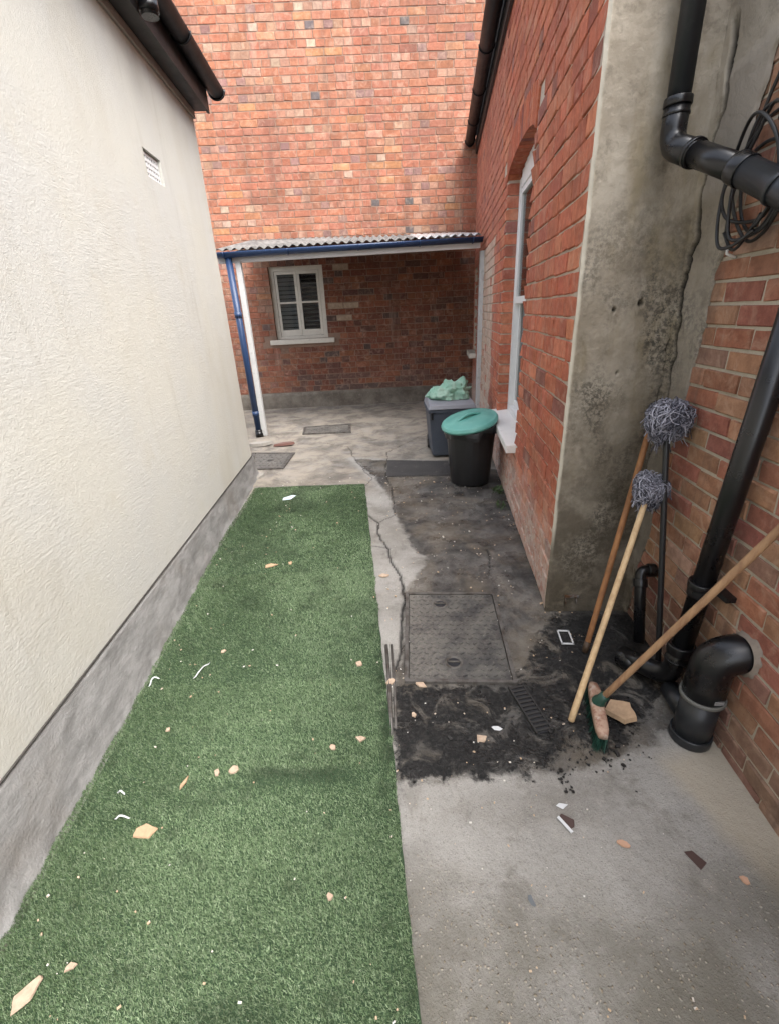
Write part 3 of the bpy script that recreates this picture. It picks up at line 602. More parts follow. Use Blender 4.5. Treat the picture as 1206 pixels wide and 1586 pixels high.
for s in (.5, 1.4, 2.3, 3.2, 4.1):
    m_ = MB(); m_.tube(arc(Lw(s, LZ+.175, .205), Lw(s, 0, 1)-Lw(s, 0, 0), (0, 0, 1), .066, math.pi, 2*math.pi, 12), .006, 6); m_.build('gutter_bracket', M['gutterblack'], g)
m_ = MB(); m_.tube(arc(Lw(LS1+.09, LZ+.175, .205), Lw(0, 0, 1)-Lw(0, 0, 0), (0, 0, 1), .068, math.pi, 2*math.pi, 12), .009, 8); m_.build('gutter_end_stop', M['blackpvc'], g)
m_ = MB(); m_.tube([Lw(3.5, LZ+.13, .2), Lw(3.5, LZ-.02, .2)], .046, 20); m_.tube([Lw(3.5, LZ+.05, .2), Lw(3.5, LZ-.0, .2)], .054, 20); m_.build('gutter_outlet', M['blackpvc'], g)
m_ = MB(); m_.hexa([Lw(LS0, LZ+.16, .16), Lw(LS1+.12, LZ+.16, .16), Lw(LS1+.12, LZ+1.5, -2.6), Lw(LS0, LZ+1.5, -2.6), Lw(LS0, LZ+.19, .16), Lw(LS1+.12, LZ+.19, .16), Lw(LS1+.12, LZ+1.54, -2.6), Lw(LS0, LZ+1.54, -2.6)])
m_.build('roof', M['slate'], left)
m_ = MB(); m_.hexa([Lw(LS1-.3, 0, -.3), Lw(LS1-.3, 0, -3), Lw(LS1, 0, -3), Lw(LS1, 0, -.3), Lw(LS1-.3, LZ, -.3), Lw(LS1-.3, LZ, -3), Lw(LS1, LZ, -3), Lw(LS1, LZ, -.3)]); m_.build('end_wall', M['render'], left)

# ================================================================== GROUND
m_ = MB(); m_.add([(-300, -300, -.06), (300, -300, -.06), (300, 300, -.06), (-300, 300, -.06)], [(0, 1, 2, 3)])
tag(m_.build('ground', paint('far_ground', (.16, .155, .145), .9, .3, nscale=2), None), kind='structure')
DAMP = [(-0.419, 5.348), (0.008, 5.223), (0.667, 5.011), (1.3, 4.6), (1.3, 2.6), (1.4, 2.133), (1.4, 2.0), (1.4, 1.6), (1.204, 1.422), (0.987, 1.275), (0.741, 1.177), (0.566, 1.161), (0.451, 1.18), (0.182, 1.161), (-0.029, 1.167), (-0.031, 1.652), (0.029, 1.92), (0.06, 2.433), (0.134, 2.578), (0.242, 2.825), (0.161, 2.977), (0.048, 3.572), (-0.01, 4.111), (-0.175, 4.71)]
GRIME = [(-0.026, 1.643), (0.541, 1.597), (0.715, 1.869), (0.885, 2.10), (1.35, 2.09), (1.30, 1.828), (1.206, 1.569), (1.028, 1.399), (0.864, 1.283), (0.752, 1.26), (0.664, 1.294), (0.551, 1.188), (0.427, 1.181), (0.183, 1.166), (-0.028, 1.172)]
CRK = [[(-0.25, 3.75), (-0.191, 3.656), (-0.095, 3.471), (-0.095, 3.276), (-0.014, 2.996), (0.0, 2.794), (0.055, 2.61), (0.066, 2.432), (0.035, 2.2), (0.032, 1.92), (-.01, 1.75)],
       [(-0.095, 3.471), (0.044, 3.627), (0.036, 4.209), (-0.026, 4.887), (0.013, 5.55), (0.374, 6.115), (0.633, 6.503)], [(-0.235, 4.376), (-0.173, 4.604), (-0.377, 5.288), (-.5, 5.9), (-.9, 6.2)],
       [(.4, 5.6), (.9, 6.2), (1.4, 6.9)], [(.694, 2.921), (.66, 2.75), (.631, 2.571)], [(-.25, 3.1), (-.1, 3.05), (0, 3.0)]]
xs = np.concatenate([np.linspace(-4.2, -1.75, 60), np.linspace(-1.72, 1.42, 300), np.linspace(1.45, 2.2, 20)])
ys = np.concatenate([np.linspace(-4, .3, 60), np.linspace(.31, 3.2, 300), np.linspace(3.212, 9.2, 360)])
XX, YY = np.meshgrid(xs, ys, indexing='ij')
wx = .05*(fbm(XX*6, YY*6)-.5); wy = .05*(fbm(XX*6+40, YY*6)-.5)
cr = np.full(XX.shape, 1e9)
for i, p in enumerate(CRK):
    cr = np.minimum(cr, seg_dist(XX+wx, YY+wy, p)*(1.0 if i < 1 else 1.7))
crack = 1-sstep(.003, .011, cr)
HZ = .010*(fbm(XX*1.3, YY*1.3)-.5)+.004*(fbm(XX*9, YY*9)-.5)-.012*crack
damp = np.clip(poly_sd(XX, YY, DAMP), -.4, .4); grime = np.clip(poly_sd(XX, YY, GRIME), -.4, .4)
HZ += .006*sstep(-.01, .05, grime)*fbm(XX*30, YY*30)
sandy = sstep(3.9, 4.7, YY+.5*(fbm(XX*3, YY*3)-.5))*sstep(-.0, .12, -damp); yellow = sstep(-.06, .03, poly_sd(XX+wx*2, YY+wy*2, [(1.3, 1.25), (1.3, .6), (1.1, .7), (1.03, 1.0), (1.0, 1.2)]))
peb = sstep(.95, .62, YY+.25*(fbm(XX*4, YY*4)-.5))
tag(mesh_np('yard_concrete', np.stack([XX, YY, HZ-.004], -1).reshape(-1, 3), gridF(len(xs), len(ys)), M['concrete'], attrs=dict(crack=crack, damp=damp, grime=grime, sandy=sandy, yellow=yellow, pebble=peb)), kind='structure')

# ================================================================== ARTIFICIAL TURF
TL = [(-1.10, -1.2), (-1.135, .71), (-1.19, 1.55), (-1.245, 2.3), (-1.30, 3.03), (-1.33, 4.44)]; TR = [(.085, -1.2), (.03, .2), (.017, .53), (-.006, .8), (-.031, 1.247), (-.066, 1.75), (-.097, 2.211), (-.165, 3.3), (-.235, 4.378)]
tl = lambda y: np.interp(y, [p[1] for p in TL], [p[0] for p in TL]); tr = lambda y: np.interp(y, [p[1] for p in TR], [p[0] for p in TR])
def turf_z(x, y):
    z = .006+.010*(fbm(x*2.2, y*2.2)-.45)
    ridge = np.exp(-((y-1.235-.03*np.sin(x*4))/.045)**2)*sstep(-.72, -.5, x)*(1-sstep(-.2, -.02, x)); z = z+.02*ridge
    ridge2 = np.exp(-((y-1.47-.06*x)/.05)**2)*sstep(-1.1, -.9, x); z = z+.009*ridge2
    return np.maximum(z, .003)+.003
NY, NX = 300, 70; yy = np.linspace(-1.2, 4.40, NY); uu = np.linspace(0, 1, NX); UU, YY = np.meshgrid(uu, yy, indexing='ij')
eg = .012*(fbm(YY*9, YY*0)-.5); XXt = tl(YY)+(tr(YY)+eg-tl(YY))*UU
YYt = YY+np.where(YY > 4.3, (YY-4.3)/.1*(.055*(1-UU)+.02*(fbm(UU*9, UU*0)-.5)), 0)
n = N('turf_backing'); M['turf_base'] = n.fin(n.mix(n.noise(120, 3), (.012, .028, .012), (.03, .06, .025)), .95)
turf = mesh_np('artificial_turf', np.stack([XXt, YYt, turf_z(XXt, YYt)], -1).reshape(-1, 3), gridF(NX, NY), M['turf_base'])
tag(turf, 'long strip of green artificial grass along the grey plinth', 'turf')
def blades():
    P = []
    for (y0, y1, dens) in ((-.2, .45, 15e3), (.45, 1.0, 175e3), (1.0, 1.7, 120e3), (1.7, 2.7, 70e3), (2.7, 4.45, 38e3)):
        n_ = int((y1-y0)*1.45*dens); y = RNG.uniform(y0, y1, n_); x = RNG.uniform(-1.4, .1, n_)
        yt = 4.385+.05*np.clip((tr(y)-x)/1.1, 0, 1)+.012*(fbm(x*12, x*0)-.5); e_ = tr(y)+.016*(fbm(y*11, y*0)-.5)+.012*(fbm(y*60, y*0+3)-.5)
        k = (x > tl(y)-.03) & (x < e_) & (y < yt); P.append(np.stack([x[k], y[k]], 1))
    P = np.concatenate(P); n_ = len(P); x, y = P[:, 0], P[:, 1]; z = turf_z(x, y)-.002
    far = sstep(1.2, 3.5, y); Lb = RNG.uniform(.007, .014, n_); wd = RNG.uniform(.0008, .0014, n_)*(1+1.6*far); th = RNG.uniform(0, 2*np.pi, n_)
    # the pile is brushed one way in some places, another elsewhere
    lean = RNG.uniform(.2, 1.25, n_); pil = 2*np.pi*fbm(x*1.1+3, y*.8)+RNG.normal(0, 1.0, n_)
    dx, dy = np.cos(pil)*np.sin(lean), np.sin(pil)*np.sin(lean); dz = np.cos(lean)
    ax, ay = np.cos(th), np.sin(th); B = np.stack([x, y, z], 1); A = np.stack([ax*wd, ay*wd, 0*wd], 1); D_ = np.stack([dx, dy, dz], 1)*Lb[:, None]
    V = np.empty((n_, 4, 3), np.float32); V[:, 0] = B-A; V[:, 1] = B+A; V[:, 2] = B+D_+A*.35; V[:, 3] = B+D_-A*.35
    t = RNG.random(n_); pal = np.array([(.082, .134, .058), (.111, .172, .080), (.151, .219, .113), (.212, .272, .161), (.061, .099, .042)]); c = pal[np.minimum((t*5).astype(int), 4)]*(.8+.4*RNG.random(n_)[:, None])
    fade = fbm(x*1.5, y*1.5); open_light = sstep(.12, .5, x-tl(y)+.15*(fbm(x*4, y*4)-.5)); c = c*((.82+.4*fade)*(.80+.32*open_light))[:, None]; c = c+open_light[:, None]*np.array([.012, .01, .012]); crease_shade_wear = (1-sstep(.004, .05, np.abs(y-1.195-.012*np.sin(x*7)-.03*(fbm(x*9, y*9)-.5))))*sstep(-.66, -.5, x)*(1-sstep(-.28, -.1, x))*.62+.38*sstep(.56, .72, fbm(x*2.3+9, y*2.3+4))+.3*sstep(.62, .75, fbm(x*14, y*14))  # shade beside plinth and in crease put into blade colour; random wear too
    edge = sstep(.07, .0, tr(y)-x)*sstep(.9, 1.3, y)*(1-sstep(1.75, 2.0, y)); c = c*(1-np.clip(crease_shade_wear+.7*edge*(fbm(x*30, y*30) > .45), 0, .8))[:, None]
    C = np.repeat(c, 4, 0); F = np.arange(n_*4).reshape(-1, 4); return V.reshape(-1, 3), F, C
V, F, C = blades()
n = N('grass_blade'); col = n.attr('gcol', out='Color'); n.b.inputs['Subsurface Weight'].default_value = 0
M['blade'] = n.fin(col, .55, None, .35)
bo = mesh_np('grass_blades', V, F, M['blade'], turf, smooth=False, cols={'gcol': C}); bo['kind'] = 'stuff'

# ================================================================== CANOPY
CA = Vector((-2.03, 6.72, 2.36)); CB = Vector((1.415, 7.0, 2.425)); cdir = (CB-CA).normalized(); cn = Vector((0, 0, 1)).cross(cdir).normalized()      # cn points to the back wall
can = thing('lean_to_canopy', (-.3, 7.9, 0), 'corrugated lean to canopy on blue and white posts over back window', 'canopy')
n = N('corrugated_cement_sheet'); c_ = n.mix(n.ramp(n.noise(3, 7, .7), .35, .65), (.18, .17, .16), (.085, .08, .076)); c_ = n.mix(n.ramp(n.noise(35, 5, .7), .55, .75, 0, .6), c_, (.07, .075, .05)); M['corr'] = n.fin(c_, .9, n.bump(n.noise(60, 5), .4, .004))
n = N('pale_plastic_sheet'); c_ = n.mix(n.ramp(n.noise(6, 6, .7), .4, .7), (.55, .55, .55), (.22, .22, .21)); M['corr_pale'] = n.fin(c_, .3); 
LC = (CB-CA).length; NSH = 4
for k in range(NSH):
    s0, s1 = LC*k/NSH-(.03 if k else 0), LC*(k+1)/NSH+(.0 if k == NSH-1 else .03); s1 = min(s1, LC-.03 if k == NSH-1 else s1); s = np.linspace(s0, s1, 110); t = np.linspace(0, 1, 6); V = []
    for si in s:
        f0 = CA+cdir*si+Vector((0, 0, .055))-cn*.02; bz = 2.80-.012*si; bx = f0.x-.02; yb = B_P[1]+.0108*(bx+3.6)-.012
        for ti in t:
            p = f0.lerp(Vector((bx, yb, bz)), ti); V.append((p.x, p.y, p.z+.014*math.sin(2*math.pi*si/.105)+.004*(k % 2)))
    o = mesh_np('roof_sheet', V, gridF(110, 6), M['corr_pale'] if k == 3 else M['corr'], can)
    md = o.modifiers.new('thick', 'SOLIDIFY'); md.thickness = .006; md.offset = 0
def cf(s, z, off=0.): p = CA+cdir*s+cn*(-off); return Vector((p.x, p.y, CA.z+(CB.z-CA.z)*s/LC+z))
M['post_white'] = paint('worn_white_post', (.5, .5, .49), .55, .25, dirt_amt=.4)
g = gutter(cf, -.02, LC-.03, .02, .06, .062, 'gutter', M['blue'], can)
for s in (.1, .9, 1.8, 2.6, 3.3):
    m_ = MB(); m_.tube(arc(cf(s, .02, .06), -cn, (0, 0, 1), .066, math.pi, 2*math.pi, 10), .007, 6); m_.build('gutter_bracket', M['blue'], g)
m_ = MB(); slab(m_, cf, .0, LC-.03, -.095, .03, -.06, -.012); m_.build('fascia_board', M['white'], can, bevel=.004)
m_ = MB(); m_.box((-1.785, 6.765, 1.14), (.07, .075, 2.28)); m_.build('post', M['post_white'], can, bevel=.005)
m_ = MB(); m_.box((1.435, 7.09, 1.15), (.075, .085, 2.30)); m_.build('post', M['post_white'], can, bevel=.005)
m_ = MB(); m_.tube([(-1.885, 6.70, 2.33), (-1.862, 6.735, .10)], .043, 18); dp = m_.build('downpipe', M['blue'], can)
for z in (1.62, .3):
    m_ = MB(); m_.tube([(-1.862-.0103*z, 6.735-.0157*z, z), (-1.862-.0103*z, 6.735-.0157*z, z+.07)], .050, 18); m_.build('pipe_clip', M['blue'], dp)
m_ = MB(); m_.tube(bend_path([(-1.862, 6.735, .10), (-1.862, 6.735, .05), (-1.84, 6.68, .0)], .03), .054, 18); m_.build('pipe_shoe', M['blackpvc'], dp)
m_ = MB()
for k in range(5):
    s = .25+k*.72; a_ = cf(s, .0, -.06); m_.box(((a_.x+a_.x)/2, (a_.y+8.88)/2, (a_.z+2.70)/2-.0), (.05, 8.88-a_.y, .09), uy=(0, math.cos(.15), math.sin(.15)), uz=(0, -math.sin(.15), math.cos(.15)))
    m2 = MB(); m2.box(((a_.x+a_.x)/2, (a_.y+8.88)/2, (a_.z+2.70)/2-.01), (.05, 8.84-a_.y, .085), uy=(0, math.cos(.15), math.sin(.15)), uz=(0, -math.sin(.15), math.cos(.15))); m2.build('rafter', M['cream'], can)

# ================================================================== PIPES
def ring(mb, p, d, r, w, n=24): d = Vector(d).normalized(); p = Vector(p); return mb.tube([p-d*w/2, p-d*w*.4, p+d*w*.4, p+d*w/2], [r*.97, r, r, r*.97], n)
rp = thing('rainwater_pipe', (1.10, 2.07, 0), 'black downpipe on the cement end wall bending towards the brick wall', 'pipe')
T0, T1, T2, T3 = Vector((1.085, 2.055, 3.9)), Vector((1.095, 2.055, 2.14)), Vector((1.185, 1.44, 1.81)), Vector((1.182, 1.405, 1.68))
m_ = MB(); m_.tube([T0, T1+Vector((0, 0, .08))], .038, 24); m_.build('pipe', M['blackpipe_grey'], rp)
m_ = MB(); m_.tube(bend_path([T1+Vector((0, 0, .10)), T1+Vector((0, 0, -.03)), T1.lerp(T2, .22)+Vector((0, 0, -.02))], .045), .0425, 24); ring(m_, T1+Vector((0, 0, .095)), (0, 0, 1), .047, .025); ring(m_, T1+Vector((0, 0, .06)), (0, 0, 1), .045, .010); ring(m_, T1.lerp(T2, .2)+Vector((0, 0, -.018)), T2-T1, .047, .016); m_.build('elbow', M['blackpvc'], rp)
m_ = MB(); m_.tube([T1.lerp(T2, .14)+Vector((0, 0, -.02)), T1.lerp(T2, .60)], .039, 24); ring(m_, T1.lerp(T2, .56), T2-T1, .047, .05); m_.build('offset_pipe', M['blackpvc'], rp)
m_ = MB(); m_.tube(bend_path([T1.lerp(T2, .55), T2, T3+Vector((0, 0, -.06))], .06), .043, 24); ring(m_, T1.lerp(T2, .80), T2-T1, .048, .016); m_.build('elbow', M['blackpipe_grey'], rp)
sp = thing('soil_pipe', (1.18, 1.52, 0), 'thick black vertical drain pipe fixed to the brown brick wall', 'pipe')
m_ = MB(); m_.tube([(1.187, 1.40, 1.75), (1.187, 1.507, .24)], .038, 28); m_.build('pipe', M['blackpvc'], sp)
m_ = MB(); ring(m_, (1.182, 1.483, .585), (0, -.07, 1), .046, .028); ring(m_, (1.182, 1.483, .56), (0, -.07, 1), .0425, .045); m_.box((1.225, 1.42, .585), (.05, .10, .02)); m_.tube([(1.225, 1.39, .585), (1.25, 1.37, .58)], .009, 8); m_.build('pipe_clip', M['blackpvc'], sp)
m_ = MB(); ring(m_, (1.185, 1.405, 1.70), (0, 0, 1), .047, .05); m_.build('pipe_collar', M['blackpvc'], sp)
m_ = MB(); m_.tube(bend_path([(1.182, 1.507, .27), (1.182, 1.515, .09), (1.07, 1.70, .06)], .10, 10), .043, 24); ring(m_, (1.184, 1.506, .26), (0, 0, 1), .052, .045); ring(m_, (1.184, 1.508, .20), (0, 0, 1), .049, .012); m_.tube([(1.105, 1.645, .055), (1.062, 1.712, .052)], .05, 24); m_.build('drain_bend', M['blackpvc'], sp)
m_ = MB(); m_.tube([(1.18, 1.50, .045), (1.165, 1.36, .042)], .042, 20); m_.build('underground_branch', M['blackpipe_grey'], sp)
wp = thing('waste_pipe', (1.2, 1.85, 0), 'thin black waste pipe with elbow low on the wall in the corner', 'pipe')
m_ = MB(); m_.tube(bend_path([Nw(.70, .385, -.0), Nw(.70, .385, .07), Nw(.55, .07, .09)], .045, 10), .026, 18); m_.build('pipe', M['blackpvc'], wp)
m_ = MB(); d_ = (Nw(.55, .07, .09)-Nw(.70, .385, .07)); ring(m_, Nw(.70, .385, .02), Nw(0, 0, 1)-Nw(0, 0, 0), .033, .035); ring(m_, Nw(.675, .33, .073), d_, .033, .04); m_.build('elbow', M['blackpvc'], wp)
bp = thing('vent_bend_pipe', (1.16, 1.33, 0), 'big black pipe bend rising from the concrete into the brick wall', 'pipe')
m_ = MB(); bx, by = 1.145, 1.295; R_ = .070
m_.tube([(bx, by, 0), (bx+.003, by, .215)], R_-.004, 32); ring(m_, (bx, by, .015), (0, 0, 1), R_+.004, .04); m_.build('pipe', M['blackpipe_grey'], bp)
m_ = MB(); m_.tube(bend_path([(bx+.003, by, .215), (bx+.006, by, .41), (bx+.16, by-.04, .41+.03)], .15, 16), R_, 32); m_.build('bend', M['blackpvc'], bp)
m_ = MB(); ring(m_, (bx+.003, by, .218), (0, 0, 1), R_+.007, .016, 32); m_.build('seal_ring', paint('grey_seal', (.12, .12, .11), .5), bp)
m_ = MB(); m_.box((bx+.012, by-R_-.0015, .245), (.034, .003, .016)); m_.build('maker_plate', paint('worn_grey_print', (.2, .2, .2), .5), bp)
m_ = MB(); V = []; KR, KA = 5, 40
for i_ in range(KR):
    f_ = i_/(KR-1)
    for k in range(KA):
        an = 2*math.pi*k/KA; lump = .012+.010*math.sin(3*an+1)+.007*math.sin(7*an)+.005*math.sin(13*an+2); rr = R_-.006+f_*(.010+.8*max(0, lump)); q = Nw(.043, .435, .012*(1-f_)-.004*f_)
        V.append(q+Vector((N_D[0], N_D[1], 0))*math.cos(an)*rr+Vector((0, 0, 1))*math.sin(an)*rr)
m_.add(V, [(i_*KA+k, i_*KA+(k+1) % KA, (i_+1)*KA+(k+1) % KA, (i_+1)*KA+k) for i_ in range(KR-1) for k in range(KA)], True)
m_.build('mortar_collar', mortar_mat('pale_mortar', (.27, .23, .195), .5), bp)

# cables
cb = thing('cable_coil', (1.22, 1.78, 1.95), 'loose coil of black cable hanging behind the bent downpipe', 'cable')
def cable(pts, r=.0055):
    P = [Vector(p) for p in pts]; out = []
    for i in range(len(P)-1):
        p0, p1, p2, p3 = P[max(i-1, 0)], P[i], P[i+1], P[min(i+2, len(P)-1)]
        for j in range(6):
            t = j/6; out.append(.5*((2*p1)+(-p0+p2)*t+(2*p0-5*p1+4*p2-p3)*t*t+(-p0+3*p1-3*p2+p3)*t**3))
    out.append(P[-1]); m = MB(); m.tube(out, r, 8); return m.build('cable_loop', M['cable'], cb)
rr = random.Random(5)
for k in range(5):
    c0 = (.50+rr.uniform(-.03, .03), 1.95+rr.uniform(-.03, .02)); ra, rz = .12+rr.uniform(-.045, .03), .15+rr.uniform(-.05, .035)
    P = [Nw(c0[0]+ra*math.cos(a_)*(1+rr.uniform(-.08, .08)), c0[1]+rz*math.sin(a_)*(1+rr.uniform(-.08, .08)), .03+.012*k+.015*math.sin(2*a_+k)) for a_ in [2*math.pi*i/11+k for i in range(12)]]; cable(P)
cable([Nw(.50, 2.08, .03), Nw(.52, 2.2, .02), Nw(.47, 2.4, .02), Nw(.45, 2.7, .015), Nw(.46, 3.2, .015)]); cable([Nw(.64, 1.8, .04), Nw(.66, 1.95, .03), Nw(.60, 2.15, .02), Nw(.55, 2.35, .02), Nw(.56, 3.2, .015)]); cable([Nw(.45, 1.83, .05), Nw(.55, 1.74, .05), Nw(.64, 1.80, .045)])

# ================================================================== TOOLS
def wood(name, a, b, nscale=30):
    n = N(name); st = n.mapv(n.pos(), (1, 1, .12)); c = n.mix(n.ramp(n.noise(nscale*1.8, 6, .65, vec=st), .35, .7), a, b); c = n.mix(n.ramp(n.noise(9, 6, .7), .52, .75, 0, .5), c, tuple(x*.35 for x in a)); return n.fin(c, .6, n.bump(n.noise(nscale*4, 4, vec=st), .25, .002), .35)
M['wood_pale'] = wood('pale_handle_wood', (.52, .38, .22), (.42, .28, .15)); M['wood_brown'] = wood('brown_handle_wood', (.32, .15, .06), (.22, .10, .045)); M['wood_mid'] = wood('worn_handle_wood', (.36, .22, .12), (.24, .135, .075))
M['handle_black'] = paint('black_handle', (.015, .015, .017), .4, .1, dirt_amt=.1)
def yarn_mat():
    n = N('mop_yarn'); c = n.mix(n.attr('tone'), (.03, .03, .042), (.46, .46, .53)); return n.fin(c, .95, n.bump(n.noise(300, 3), .5, .003), .1)
M['yarn'] = yarn_mat()
def mop_head(center, axis, R, seed, parent, n=1000, droop=1.0):
    """matted yarn: loops wandering round a lobed lump, a limp fringe hanging below"""
    rg = random.Random(seed); c = Vector(center); V = []; F = []; T = []
    def surf(d, k):
        lob = 1+.16*math.sin(3*math.atan2(d.y, d.x)+seed)+.13*mnoise.noise(d*2.2+Vector((seed, 0, 0)))
        return c+Vector((d.x*1.05, d.y*1.05, d.z*(.92 if d.z > 0 else droop)))*R*lob*k
    for i in range(n):
        d = Vector((rg.gauss(0, 1), rg.gauss(0, 1), rg.gauss(0, 1))).normalized(); t = Vector((rg.gauss(0, 1), rg.gauss(0, 1), rg.gauss(-.5, 1))); t = (t-d*t.dot(d)).normalized()
        k = rg.uniform(.62, 1.03); out = []
        for q in range(11):
            out.append(surf(d, k*(1+.05*math.sin(q*1.3+i)))); d = (d+t*.13).normalized(); t = (t+Vector((rg.gauss(0, 1), rg.gauss(0, 1), rg.gauss(-.25, 1)))*.22); t = (t-d*t.dot(d)).normalized()
        if rg.random() < .22:
            p = out[-1].copy(); v = Vector((d.x*.3, d.y*.3, -1))
            for q in range(4): p = p+v*R*.13*rg.uniform(.6, 1.2); v = v+Vector((rg.uniform(-.3, .3), rg.uniform(-.3, .3), 0)); out.append(p.copy())
        m = MB(); m.tube(out, rg.uniform(.0013, .0021), 4, caps=False); o_ = len(V); V += m.v; F += [tuple(x+o_ for x in f) for f in m.f]; t_ = rg.random()**1.3*(.35+.65*(k-.6)/.43); T += [min(1, max(0, t_+.1*((q//4) % 2))) for q in range(len(m.v))]  # random yarn tone, with shade inside the lump put into deeper strands
    return mesh_np('mop_head', V, np.array(F), M['yarn'], parent, attrs={'tone': T})
def stick(parent, a, b, r0, r1, mat, name='handle'):
    a = Vector(a); b = Vector(b); m = MB(); d = b-a; L = d.length; k = 9; rg = random.Random(3); P = [a+d*i/k for i in range(k+1)]
    m.tube([a]+[a+d.normalized()*.006]+P[1:-1]+[b-d.normalized()*.006, b], [r0*.7, r0]+[r0+(r1-r0)*i/k for i in range(1, k)]+[r1, r1*.7], 14); return m.build(name, mat, parent)
m1 = thing('mop', (1.235, 1.66, 0), 'upside down grey string mop with black handle, its head highest', 'mop')
stick(m1, (1.222, 1.66, .0), (1.185, 1.895, 1.10), .0125, .0125, M['handle_black']); ax1 = Vector((-.037, .235, 1.1))
m_ = MB(); m_.lathe((1.187, 1.885, 1.05), [(.014, 0), (.022, .02), (.024, .07), (.012, .1)], 16, ax=ax1); m_.build('socket', M['handle_black'], m1); mop_head((1.172, 1.885, 1.14), (-.25, -.1, 1), .084, 3, m1, droop=1.05)
m2 = thing('mop', (.709, 1.392, 0), 'upside down grey mop with pale wooden handle below the other head', 'mop')
stick(m2, (.709, 1.392, .0), (1.135, 1.86, .80), .0135, .0125, M['wood_pale']); mop_head((1.150, 1.88, .84), (.4, .43, .75), .066, 9, m2, droop=1.5); m_ = MB(); m_.lathe((1.125, 1.85, .785), [(.015, 0), (.022, .01), (.022, .05), (.01, .07)], 16, ax=(.43, .47, .8)); m_.build('socket', M['handle_black'], m2)
st_ = thing('wooden_pole', (.937, 1.804, 0), 'bare brown wooden pole leaning into the wall corner behind the mops', 'pole'); o = stick(st_, (.937, 1.804, .0), (1.215, 2.055, 1.12), .0135, .0135, M['wood_brown'], 'shaft'); m_ = MB(); m_.tube([(.937, 1.804, .001), (.950, 1.816, .055)], .0150, 14); m_.build('dark_tip', paint('dirty_wood', (.06, .035, .02), .6), st_)
br = thing('broom', (.81, 1.39, 0), 'yard broom with long wooden handle and green bristles, head on floor', 'broom')
A_, B_ = Vector((.845, 1.515, .075)), Vector((.775, 1.255, .068)); bd = (B_-A_).normalized(); hd = Vector((1.185, 1.113, 1.131))-Vector((.837, 1.394, .09)); hd.normalize(); bu = (Vector((0, 0, 1))-bd*bd.z).normalized(); bu = (bu*.9+hd*.25); bu = (bu-bd*bu.dot(bd)).normalized(); bs = bd.cross(bu)
m_ = MB(); V = []; K = 11; NR = 12
for i in range(K):
    t = i/(K-1); p = A_.lerp(B_, t); ww = .026*(1-.35*abs(2*t-1)**6); hh = .021*(1-.3*abs(2*t-1)**6)
    for k in range(NR):
        an = 2*math.pi*k/NR; ca, sa = math.cos(an), math.sin(an); sq = lambda x: math.copysign(abs(x)**.55, x); V.append(p+bs*sq(ca)*ww+bu*sq(sa)*hh)
m_.add(V, [(i*NR+k, i*NR+(k+1) % NR, (i+1)*NR+(k+1) % NR, (i+1)*NR+k) for i in range(K-1) for k in range(NR)]+[tuple(range(NR-1, -1, -1)), tuple(range((K-1)*NR, K*NR))], True)
n = N('worn_broom_block'); c_ = n.mix(n.ramp(n.noise(40, 6, .7), .4, .65), (.38, .26, .19), (.24, .12, .08)); c_ = n.mix(n.ramp(n.noise(22, 5), .55, .7), c_, (.45, .38, .32)); M['block'] = n.fin(c_, .7, n.bump(n.noise(90, 4), .4, .002))
m_.build('head_block', M['block'], br)
C_ = A_.lerp(B_, .42)+bu*.015
stick(br, C_+hd*.015, C_+hd*1.22, .0125, .0125, M['wood_mid'])
m_ = MB(); m_.lathe(C_, [(.027, 0), (.027, .012), (.020, .03), (.019, .055), (.013, .058)], 20, ax=hd); n = N('dark_green_plastic'); M['dkgreen'] = n.fin((.012, .05, .035), .4); m_.build('socket', M['dkgreen'], br)
V = []; F = []; rg = random.Random(8); m_ = MB()
for i in range(1300):
    t = rg.uniform(.0, 1.0); p = A_.lerp(B_, t)+bs*rg.uniform(-.02, .02)-bu*.012; q = p-bu*rg.uniform(.05, .062)+bd*(rg.gauss(0, .005)+(.02*max(0, t-.75)/.25))+bs*rg.gauss(.003, .006); q.z = max(q.z, .003); sd = Vector((rg.uniform(-1, 1), rg.uniform(-1, 1), 0)).normalized()*.0009
    m_.add([p-sd, p+sd, q+sd, q-sd], [(0, 1, 2, 3)])
bb = m_.build('bristles', M['dkgreen'], br, recalc=False)

# ================================================================== BINS
bn = thing('dustbin', (.82, 4.36, 0), 'round black plastic dustbin standing against the right wall', 'dustbin')
bc = Vector((.82, 4.36, 0)); prof = [(0.0, .012), (.165, .0), (.185, .008), (.192, .03), (.226, .48), (.226, .50), (.238, .503), (.240, .545), (.234, .55), (.224, .545), (.218, .5), (.185, .05), (0, .04)]
m_ = MB(); m_.lathe(bc, prof, 96, rib=lambda k, z: (.011 if (k//2) % 2 and .04 < z < .5 else 0)); M['binblack'] = paint('dustbin_plastic', (.012, .012, .013), .4, .2, dirt=(.06, .055, .05), dirt_amt=.12, nscale=6); m_.build('body', M['binblack'], bn)
m_ = MB()
V = []; NR = 48; rg = random.Random(2)      # refuse sack folded over the rim
ph = [rg.uniform(0, 6.28) for _ in range(4)]
for (r, z, a_) in ((.228, .555, 0), (.243, .565, .004), (.25, .54, .006), (.252, .50, .008), (.25, .475, .010)):
    for k in range(NR):
        an = 2*math.pi*k/NR; d = a_*(math.sin(7*an+ph[0])+math.sin(12*an+ph[1])); V.append(bc+Vector(((r+d)*math.cos(an), (r+d)*math.sin(an), z+.05*max(0, math.cos(an))+a_*1.4*math.sin(5*an+ph[2]))))
